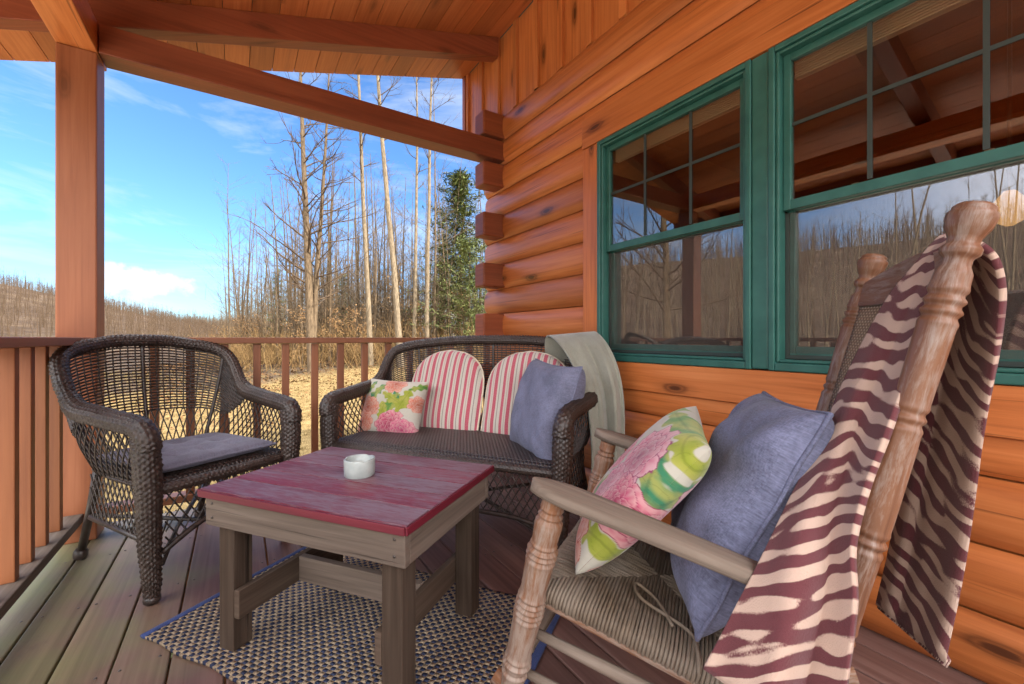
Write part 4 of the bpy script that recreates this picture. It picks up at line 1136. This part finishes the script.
def evergreen(label, x, y, h, r, dens=1.0, group=None, lean=(0, 0)):
    z = ground_z(x, y); t_ = thing('pine_tree', label, 'tree', (x, y, z), 0, group)
    tr = TB(); tr.limb(wander((0, 0, 0), (lean[0], lean[1], 1), h, 8, .01), h * .014, .015, 7); 
    br = tr; cr = MB()
    nb = int(74 * dens)
    for i in range(nb):
        f = .10 + .88 * i / nb; an = i * 2.4 + random.uniform(-.3, .3); L = r * (1.08 - f) ** .7 * random.uniform(.35, 1.45)
        b = wander((0, 0, h * f), (math.cos(an), math.sin(an), .25), L, 5, .08, -.02); br.limb(b, .022 * (1.2 - f), .005, 3)
        for k in range(1, 6):
            for q in range(15):
                c = b[k] + Vector((random.gauss(0, .13), random.gauss(0, .13), random.gauss(0, .08))) * (h / 8)
                a1 = Vector((random.gauss(0, 1), random.gauss(0, 1), random.gauss(0, .4))).normalized(); a2 = a1.cross(Vector((random.gauss(0, .4), random.gauss(0, .4), 1))).normalized()
                l, w = random.uniform(.08, .17) * h / 9, random.uniform(.010, .024) * h / 9
                cr.add([c - a1 * l - a2 * w, c + a1 * l - a2 * w, c + a1 * l + a2 * w, c - a1 * l + a2 * w], [(0, 1, 2, 3)], [[(0, 0), (1, 0), (1, 1), (0, 1)]])
    tr.build('trunk', M['darkbark'], t_); cr.build('crown', M['needle'], t_)
ev = [(459, 27, 11.8, 3.1, 2.0, 'tallest green pine beside the log wall corner'), (470, 23, 6.6, 2.5, 1.5, 'lower bushy pine at the edge of the log wall corner'), (343, 31, 6.0, 1.3, .7, 'small pine standing among the bare trees'), (277, 34, 7.2, 1.1, .55, 'thin sparse pine left of the forked bare tree'), (443, 30, 8.0, 2.0, .9, 'middle sized pine partly hidden by the slender trunks')]
for (u, d, h, r, dn, lab) in ev:
    x, y = ray_xy(u, d); evergreen(lab, x, y, h, r, dn, 'pines at the wood edge')

def sapling(label, x, y, h, group):
    z = ground_z(x, y); t_ = thing('beech_sapling', label, 'sapling', (x, y, z), 0, group)
    tr = TB(); cr = MB(); br = tr
    for sidx in range(2):
        st = wander((random.gauss(0, .15), random.gauss(0, .15), 0), (random.gauss(0, .08), random.gauss(0, .08), 1), h * random.uniform(.8, 1), 8, .05); tr.limb(st, .035, .008, 5)
        for i in range(22):
            f = random.uniform(.15, 1); k = min(7, int(f * 8)); an = random.uniform(0, 2 * PI)
            b = wander(st[k], (math.cos(an), math.sin(an), .45), h * .24 * random.uniform(.5, 1.2) * (1.2 - f * .6), 4, .12); br.limb(b, .010, .003, 3)
            for q in range(12):
                c = b[random.randint(1, 4)] + Vector((random.gauss(0, .10), random.gauss(0, .10), random.gauss(0, .10)))
                a1 = Vector((random.gauss(0, 1), random.gauss(0, 1), random.gauss(0, 1))).normalized(); a2 = a1.orthogonal().normalized()
                l = random.uniform(.03, .065); w = l * .55
                cr.add([c - a1 * l, c + a2 * w, c + a1 * l, c - a2 * w], [(0, 1, 2, 3)], [[(0, 0), (1, 0), (1, 1), (0, 1)]])
    tr.build('trunk', M['darkbark'], t_); cr.build('crown', M['beech'], t_)
for i in range(22):
    u = random.uniform(225, 470); d = random.uniform(22, 33); x, y = ray_xy(u, d)
    sapling('slim beech sapling holding dry orange leaves at the wood edge', x, y, random.uniform(2.2, 5.5), 'beech saplings along the wood edge')

# wood behind: a mass of thin bare trees and brush
def woods(name, spots, label, hr, rr_, nb, thick=1.0, leafk=0):
    tr = MB(); lf = MB()
    for (x, y) in spots:
        z = ground_z(x, y); h = random.uniform(*hr); r = random.uniform(*rr_)
        pts = wander((x, y, z - .2), (random.gauss(0, .03), random.gauss(0, .03), 1), h, 5, .03)
        tr.sweep(pts, [r * (1 - .82 * i / 5) for i in range(6)], 4, caps=False)
        for i in range(nb):
            f = random.uniform(.3, 1); k = min(4, int(f * 5)); p = pts[k].lerp(pts[k + 1], f * 5 - k); an = random.uniform(0, 2 * PI)
            L = h * .22 * (1.25 - f) * random.uniform(.6, 1.3)
            b = wander(p, (math.cos(an), math.sin(an), random.uniform(.4, 1.2)), L, 2, .18)
            rad = max(r * .22 * (1.2 - f), .008 * thick); tr.sweep(b, [rad, rad * .7, rad * .3], 3, caps=False)
            b2 = wander(b[1], (b[2] - b[1]) + Vector((random.gauss(0, .4), random.gauss(0, .4), .2)) * L * .5, L * .6, 1, .1); tr.sweep(b2, [rad * .5, rad * .25], 3, caps=False)
    return tr
def template(h, r, nb, sub, thick):
    tr = MB(); pts = wander((0, 0, -.2), (random.gauss(0, .03), random.gauss(0, .03), 1), h, 5, .03)
    tr.sweep(pts, [r * (1 - .85 * i / 5) for i in range(6)], 4, caps=False)
    for i in range(nb):
        f = random.uniform(.18, 1); k = min(4, int(f * 5)); p = pts[k].lerp(pts[k + 1], f * 5 - k); an = random.uniform(0, 2 * PI)
        L = h * .24 * (1.2 - f * .8) * random.uniform(.5, 1.3)
        b = wander(p, (math.cos(an), math.sin(an), random.uniform(.3, 1.2)), L, 3, .16)
        rad = max(r * .20 * (1.2 - f), .006 * thick); tr.sweep(b, [rad, rad * .75, rad * .5, rad * .25], 3, caps=False)
        for q in range(sub):
            k2 = random.randint(1, 2); tr.sweep(wander(b[k2], (b[3] - b[1]).normalized() + Vector((random.gauss(0, .6), random.gauss(0, .6), .2)), L * random.uniform(.3, .6), 2, .15), [rad * .5, rad * .4, rad * .2], 3, caps=False)
    return np.array(tr.v, np.float32), np.array(tr.f, np.int32)
def stamp(name, temps, spots, mat, label, smin, smax):
    """one mass of trees: many turned and scaled prints of a few trees in a single mesh"""
    VV, FF, n = [], [], 0
    for (x, y) in spots:
        V, F = random.choice(temps); a = random.uniform(0, 2 * PI); c, s_ = math.cos(a), math.sin(a); k = random.uniform(smin, smax); kz = k * random.uniform(.8, 1.25)
        W = np.stack([(V[:, 0] * c - V[:, 1] * s_) * k + x, (V[:, 0] * s_ + V[:, 1] * c) * k + y, V[:, 2] * kz + ground_z(x, y)], 1)
        VV.append(W); FF.append(F + n); n += len(V)
    VV = np.concatenate(VV).astype(np.float32); FF = np.concatenate(FF).astype(np.int32)
    me = bpy.data.meshes.new(name); me.vertices.add(len(VV)); me.vertices.foreach_set('co', VV.ravel())
    me.loops.add(FF.size); me.loops.foreach_set('vertex_index', FF.ravel())
    me.polygons.add(len(FF)); me.polygons.foreach_set('loop_start', np.arange(0, FF.size, 4, dtype=np.int32)); me.polygons.foreach_set('loop_total', np.full(len(FF), 4, np.int32))
    me.update(calc_edges=True); me.materials.append(M[mat])
    o = bpy.data.objects.new(name, me); COL.objects.link(o); return tag(o, label, 'wood', kind='stuff')
tw = [template(random.uniform(6, 11), random.uniform(.04, .09), 34, 3, 1.0) for _ in range(12)]
sp = []
while len(sp) < 620:
    u = random.uniform(205, 520); d = 24 + 56 * random.random() ** 1.3
    if random.random() < min(1, (u - 195) / 110): sp.append(ray_xy(u, d))
stamp('woods', tw, sp, 'darkbark', 'dense brown bare winter wood behind the lawn', .55, 1.35)
# brush: twiggy undergrowth along the edge and through the wood
mb = MB()
for i in range(700):
    u = random.uniform(205, 500); d = random.uniform(21, 60); x, y = ray_xy(u, d); z = ground_z(x, y)
    for q in range(9):
        b = wander((x + random.gauss(0, .5), y + random.gauss(0, .5), z - .1), (random.gauss(0, .35), random.gauss(0, .35), 1), random.uniform(.8, 2.7), 3, .15)
        mb.sweep(b, [.014, .010, .007, .004], 3, caps=False)
        for q2 in range(3):
            k = random.randint(1, 2); mb.sweep(wander(b[k], (random.gauss(0, .7), random.gauss(0, .7), 1), random.uniform(.3, .8), 1, .1), [.006, .003], 3, caps=False)
tag(mb.build('undergrowth', M['brush']), 'tangled tan brush under the bare trees', 'undergrowth', kind='stuff')
def tuft(nbl, h, w, spread):
    b = MB()
    for i in range(nbl):
        a = random.uniform(0, 2 * PI); r0 = random.uniform(0, spread); l = random.uniform(.4, 1) * h; dx, dy = math.cos(a), math.sin(a); t2 = random.uniform(.2, 1.0)
        p0 = Vector((dx * r0, dy * r0, -.01)); p1 = p0 + Vector((dx * l * t2 * .5, dy * l * t2 * .5, l)); s2 = Vector((-dy, dx, 0)) * w
        b.add([p0 - s2, p0 + s2, p1 + s2 * .25, p1 - s2 * .25], [(0, 1, 2, 3)], [[(0, 0)] * 4])
    return np.array(b.v, np.float32), np.array(b.f, np.int32)
t = NT('dry_grass'); nz = t.noise(t.pos(), 1.2, 4); M['drygrass'] = t.fin(t.ramp(nz, [(.3, (.11, .085, .032)), (.5, (.19, .135, .058)), (.7, (.27, .20, .10))]), .9, None, .1)
tg = [tuft(26, .10, .004, .16) for _ in range(8)]
sp = []
while len(sp) < 7500:
    u = random.uniform(-160, 470); d = random.uniform(5.5, 23); sp.append(ray_xy(u, d))
stamp('grass', tg, sp, 'drygrass', 'dry winter grass tufts on the lawn', .4, .95)
def leaf_litter():
    b = MB()
    for i in range(14):
        c = Vector((random.gauss(0, .5), random.gauss(0, .5), random.uniform(.02, .06))); a1 = Vector((random.gauss(0, 1), random.gauss(0, 1), random.gauss(0, .35))).normalized(); a2 = a1.orthogonal().normalized()
        l = random.uniform(.03, .06); b.add([c - a1 * l, c + a2 * l * .6, c + a1 * l, c - a2 * l * .6], [(0, 1, 2, 3)], [[(0, 0)] * 4])
    return np.array(b.v, np.float32), np.array(b.f, np.int32)
tl = [leaf_litter() for _ in range(6)]
sp = []
while len(sp) < 900:
    u = random.uniform(150, 470); d = random.uniform(9, 30)
    if random.random() < (d - 6) / 20: sp.append(ray_xy(u, d))
stamp('fallen_leaves', tl, sp, 'beech', 'brown leaves fallen over the lawn towards the wood', .7, 1.2)
# hillside forest, left and all round
tf = [template(random.uniform(7, 10), random.uniform(.08, .14), 13, 1, 6.0) for _ in range(10)]
sp = []
while len(sp) < 6500:
    az = random.choice((random.uniform(-125, -8), random.uniform(-125, -8), random.uniform(-125, -8), random.uniform(-8, 60))); d = math.sqrt(random.uniform(60 ** 2, 235 ** 2))
    if (az > -8 and d < 80) or (az > -34 and d < 100): continue
    sp.append((d * math.sin(R(az)), d * math.cos(R(az))))
sp = [p for p in sp if math.degrees(math.atan2(*p)) < -34 or math.degrees(math.atan2(*p)) > 0]
stamp('pale_hill_forest', tf, sp[::3], 'palebark', 'pale bare trunks scattered over the far hills', .6, 1.25)
sp = [p for i, p in enumerate(sp) if i % 3]
stamp('hill_forest', tf, sp, 'twig', 'bare brown forest covering the far hills', .5, 1.15)
sp = []
while len(sp) < 9000:
    az = random.uniform(-38, 3); d = math.sqrt(random.uniform(78 ** 2, 235 ** 2)); sp.append((d * math.sin(R(az)), d * math.cos(R(az))))
stamp('distant_forest', tf, sp, 'twig', 'low fuzzy bare trees on the long far hill at left', .22, .46)
# near trees on the open side (seen mirrored in the windows)
sp = [(-random.uniform(24, 60), random.uniform(-22, 40)) for _ in range(150)]
tag(woods('side_woods', sp, '', (6, 14), (.05, .13), 16, 2).build('side_woods', M['palebark']), 'bare pale trees standing on the slope across the lawn', 'wood', kind='stuff')
# small grey outbuilding seen through the trees
x, y = ray_xy(443, 46); z = ground_z(x, y)
shed = thing('shed', 'small grey outbuilding glimpsed between trunks beside the log wall corner', 'shed', (x, y, z), R(30))
t = NT('shed_grey'); M['shed'] = t.fin((.30, .32, .34), .7)
f = MB(); f.box((0, 0, 1.5), (4, 3, 3.4)); f.build('wall', M['shed'], shed)
f = MB()
vs = [(-2.2, -1.7, 3.2), (2.2, -1.7, 3.2), (2.2, 1.7, 3.2), (-2.2, 1.7, 3.2), (-2.2, 0, 4.2), (2.2, 0, 4.2)]
f.add(vs, [(0, 1, 5, 4), (2, 3, 4, 5), (0, 4, 3), (1, 2, 5), (3, 2, 1, 0)], [[(0, 0)] * 4, [(0, 0)] * 4, [(0, 0)] * 3, [(0, 0)] * 3, [(0, 0)] * 4]); f.build('roof', M['shed'], shed)

# ------------------------------------------------------------------ sky, sun, camera
SUN_EL, SUN_AZ = R(33), R(140)         # azimuth clockwise from +Y: from behind the camera, over the house side
w = bpy.data.worlds.new('World'); scene.world = w; w.use_nodes = True
nt = w.node_tree; bg = nt.nodes['Background']
N_ = nt.nodes.new
sky = N_('ShaderNodeTexSky'); sky.sky_type = 'NISHITA'; sky.sun_disc = False; sky.sun_elevation = SUN_EL; sky.sun_rotation = SUN_AZ; sky.air_density = 1.0; sky.dust_density = .6; sky.ozone_density = 1.6
tc = N_('ShaderNodeTexCoord'); mp = N_('ShaderNodeMapping'); mp.inputs['Scale'].default_value = (1.2, 1.2, 6.0)
nt.links.new(tc.outputs['Generated'], mp.inputs['Vector'])
n1 = N_('ShaderNodeTexNoise'); n1.inputs['Scale'].default_value = 2.2; n1.inputs['Detail'].default_value = 7; n1.inputs['Roughness'].default_value = .6; n1.inputs['Distortion'].default_value = .5
nt.links.new(mp.outputs[0], n1.inputs['Vector'])
r1 = N_('ShaderNodeValToRGB'); r1.color_ramp.elements[0].position = .46; r1.color_ramp.elements[1].position = .72; r1.color_ramp.elements[1].color = (.55, .55, .55, 1)
nt.links.new(n1.outputs['Fac'], r1.inputs['Fac'])
# one small cumulus low over the hills
xc = (140 - 512) / FPX; cd = Vector((xc * math.cos(TH) + math.sin(TH), -xc * math.sin(TH) + math.cos(TH), (338 - 282) / FPX)).normalized()
sub = N_('ShaderNodeVectorMath'); sub.operation = 'SUBTRACT'; sub.inputs[1].default_value = cd; nt.links.new(tc.outputs['Generated'], sub.inputs[0])
sc_ = N_('ShaderNodeVectorMath'); sc_.operation = 'MULTIPLY'; sc_.inputs[1].default_value = (1, 1, 2.3); nt.links.new(sub.outputs[0], sc_.inputs[0])
ln = N_('ShaderNodeVectorMath'); ln.operation = 'LENGTH'; nt.links.new(sc_.outputs[0], ln.inputs[0])
n2 = N_('ShaderNodeTexNoise'); n2.inputs['Scale'].default_value = 26; n2.inputs['Detail'].default_value = 6; n2.inputs['Roughness'].default_value = .6; nt.links.new(tc.outputs['Generated'], n2.inputs['Vector'])
ma = N_('ShaderNodeMath'); ma.operation = 'MULTIPLY_ADD'; ma.inputs[1].default_value = .15; nt.links.new(n2.outputs['Fac'], ma.inputs[0]); nt.links.new(ln.outputs['Value'], ma.inputs[2])
r2 = N_('ShaderNodeValToRGB'); r2.color_ramp.elements[0].position = .115; r2.color_ramp.elements[0].color = (1, 1, 1, 1); r2.color_ramp.elements[1].position = .15; r2.color_ramp.elements[1].color = (0, 0, 0, 1)
nt.links.new(ma.outputs[0], r2.inputs['Fac'])
mx0 = N_('ShaderNodeMath'); mx0.operation = 'MAXIMUM'; nt.links.new(r1.outputs[0], mx0.inputs[0]); nt.links.new(r2.outputs[0], mx0.inputs[1])
mx = N_('ShaderNodeMix'); mx.data_type = 'RGBA'; nt.links.new(mx0.outputs[0], mx.inputs[0]); nt.links.new(sky.outputs[0], mx.inputs[6]); mx.inputs[7].default_value = (8.5, 8.8, 9.2, 1)
# deep clear sky ahead, added bright sky behind and left lights the porch
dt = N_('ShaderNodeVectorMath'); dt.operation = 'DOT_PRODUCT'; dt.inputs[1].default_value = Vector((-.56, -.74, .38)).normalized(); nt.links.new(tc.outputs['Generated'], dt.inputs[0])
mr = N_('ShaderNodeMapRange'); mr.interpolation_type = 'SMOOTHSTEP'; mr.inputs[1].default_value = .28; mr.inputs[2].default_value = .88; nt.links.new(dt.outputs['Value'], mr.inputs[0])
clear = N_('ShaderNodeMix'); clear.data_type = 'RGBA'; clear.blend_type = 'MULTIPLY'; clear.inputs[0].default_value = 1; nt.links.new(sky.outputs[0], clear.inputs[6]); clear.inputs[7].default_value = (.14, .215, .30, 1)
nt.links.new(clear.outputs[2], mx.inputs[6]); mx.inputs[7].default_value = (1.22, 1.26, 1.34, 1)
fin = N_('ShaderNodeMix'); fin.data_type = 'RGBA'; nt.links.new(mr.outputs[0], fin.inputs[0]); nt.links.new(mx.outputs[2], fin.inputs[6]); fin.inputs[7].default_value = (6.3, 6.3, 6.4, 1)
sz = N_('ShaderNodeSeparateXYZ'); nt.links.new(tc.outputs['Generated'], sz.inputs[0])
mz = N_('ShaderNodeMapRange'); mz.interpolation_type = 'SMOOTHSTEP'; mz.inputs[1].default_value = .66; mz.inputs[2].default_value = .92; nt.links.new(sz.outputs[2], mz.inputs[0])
fz_ = N_('ShaderNodeMix'); fz_.data_type = 'RGBA'; nt.links.new(mz.outputs[0], fz_.inputs[0]); nt.links.new(fin.outputs[2], fz_.inputs[6]); fz_.inputs[7].default_value = (9.5, 9.6, 9.8, 1)  # added bright zenith, out of view, lights the ground for bounce
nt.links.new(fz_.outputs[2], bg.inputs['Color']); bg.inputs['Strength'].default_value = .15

sd = bpy.data.lights.new('sun', 'SUN'); sd.energy = 2.0; sd.angle = R(.5); sd.color = (1, .93, .82)
so = bpy.data.objects.new('sun', sd); COL.objects.link(so)
dv = Vector((math.sin(SUN_AZ) * math.cos(SUN_EL), math.cos(SUN_AZ) * math.cos(SUN_EL), math.sin(SUN_EL)))
so.rotation_euler = dv.to_track_quat('Z', 'Y').to_euler(); so.location = dv * 50

cd_ = bpy.data.cameras.new('camera'); cam = bpy.data.objects.new('camera', cd_); COL.objects.link(cam)
cd_.sensor_width = 36; cd_.lens = 36 * FPX / 1024; cd_.shift_y = -(342 - 338) / 1024; cd_.clip_start = .02; cd_.clip_end = 2000
cam.location = (0, 0, H); cam.rotation_euler = (R(90), 0, -TH)
scene.camera = cam
vs_ = scene.view_settings; vs_.view_transform = 'Standard'; vs_.look = 'None'; vs_.exposure = 2.78; vs_.gamma = 1; vs_.use_curve_mapping = False
scene.cycles.max_bounces = 10; scene.cycles.diffuse_bounces = 6; scene.cycles.glossy_bounces = 5; scene.cycles.transparent_max_bounces = 12
scene.cycles.use_denoising = True
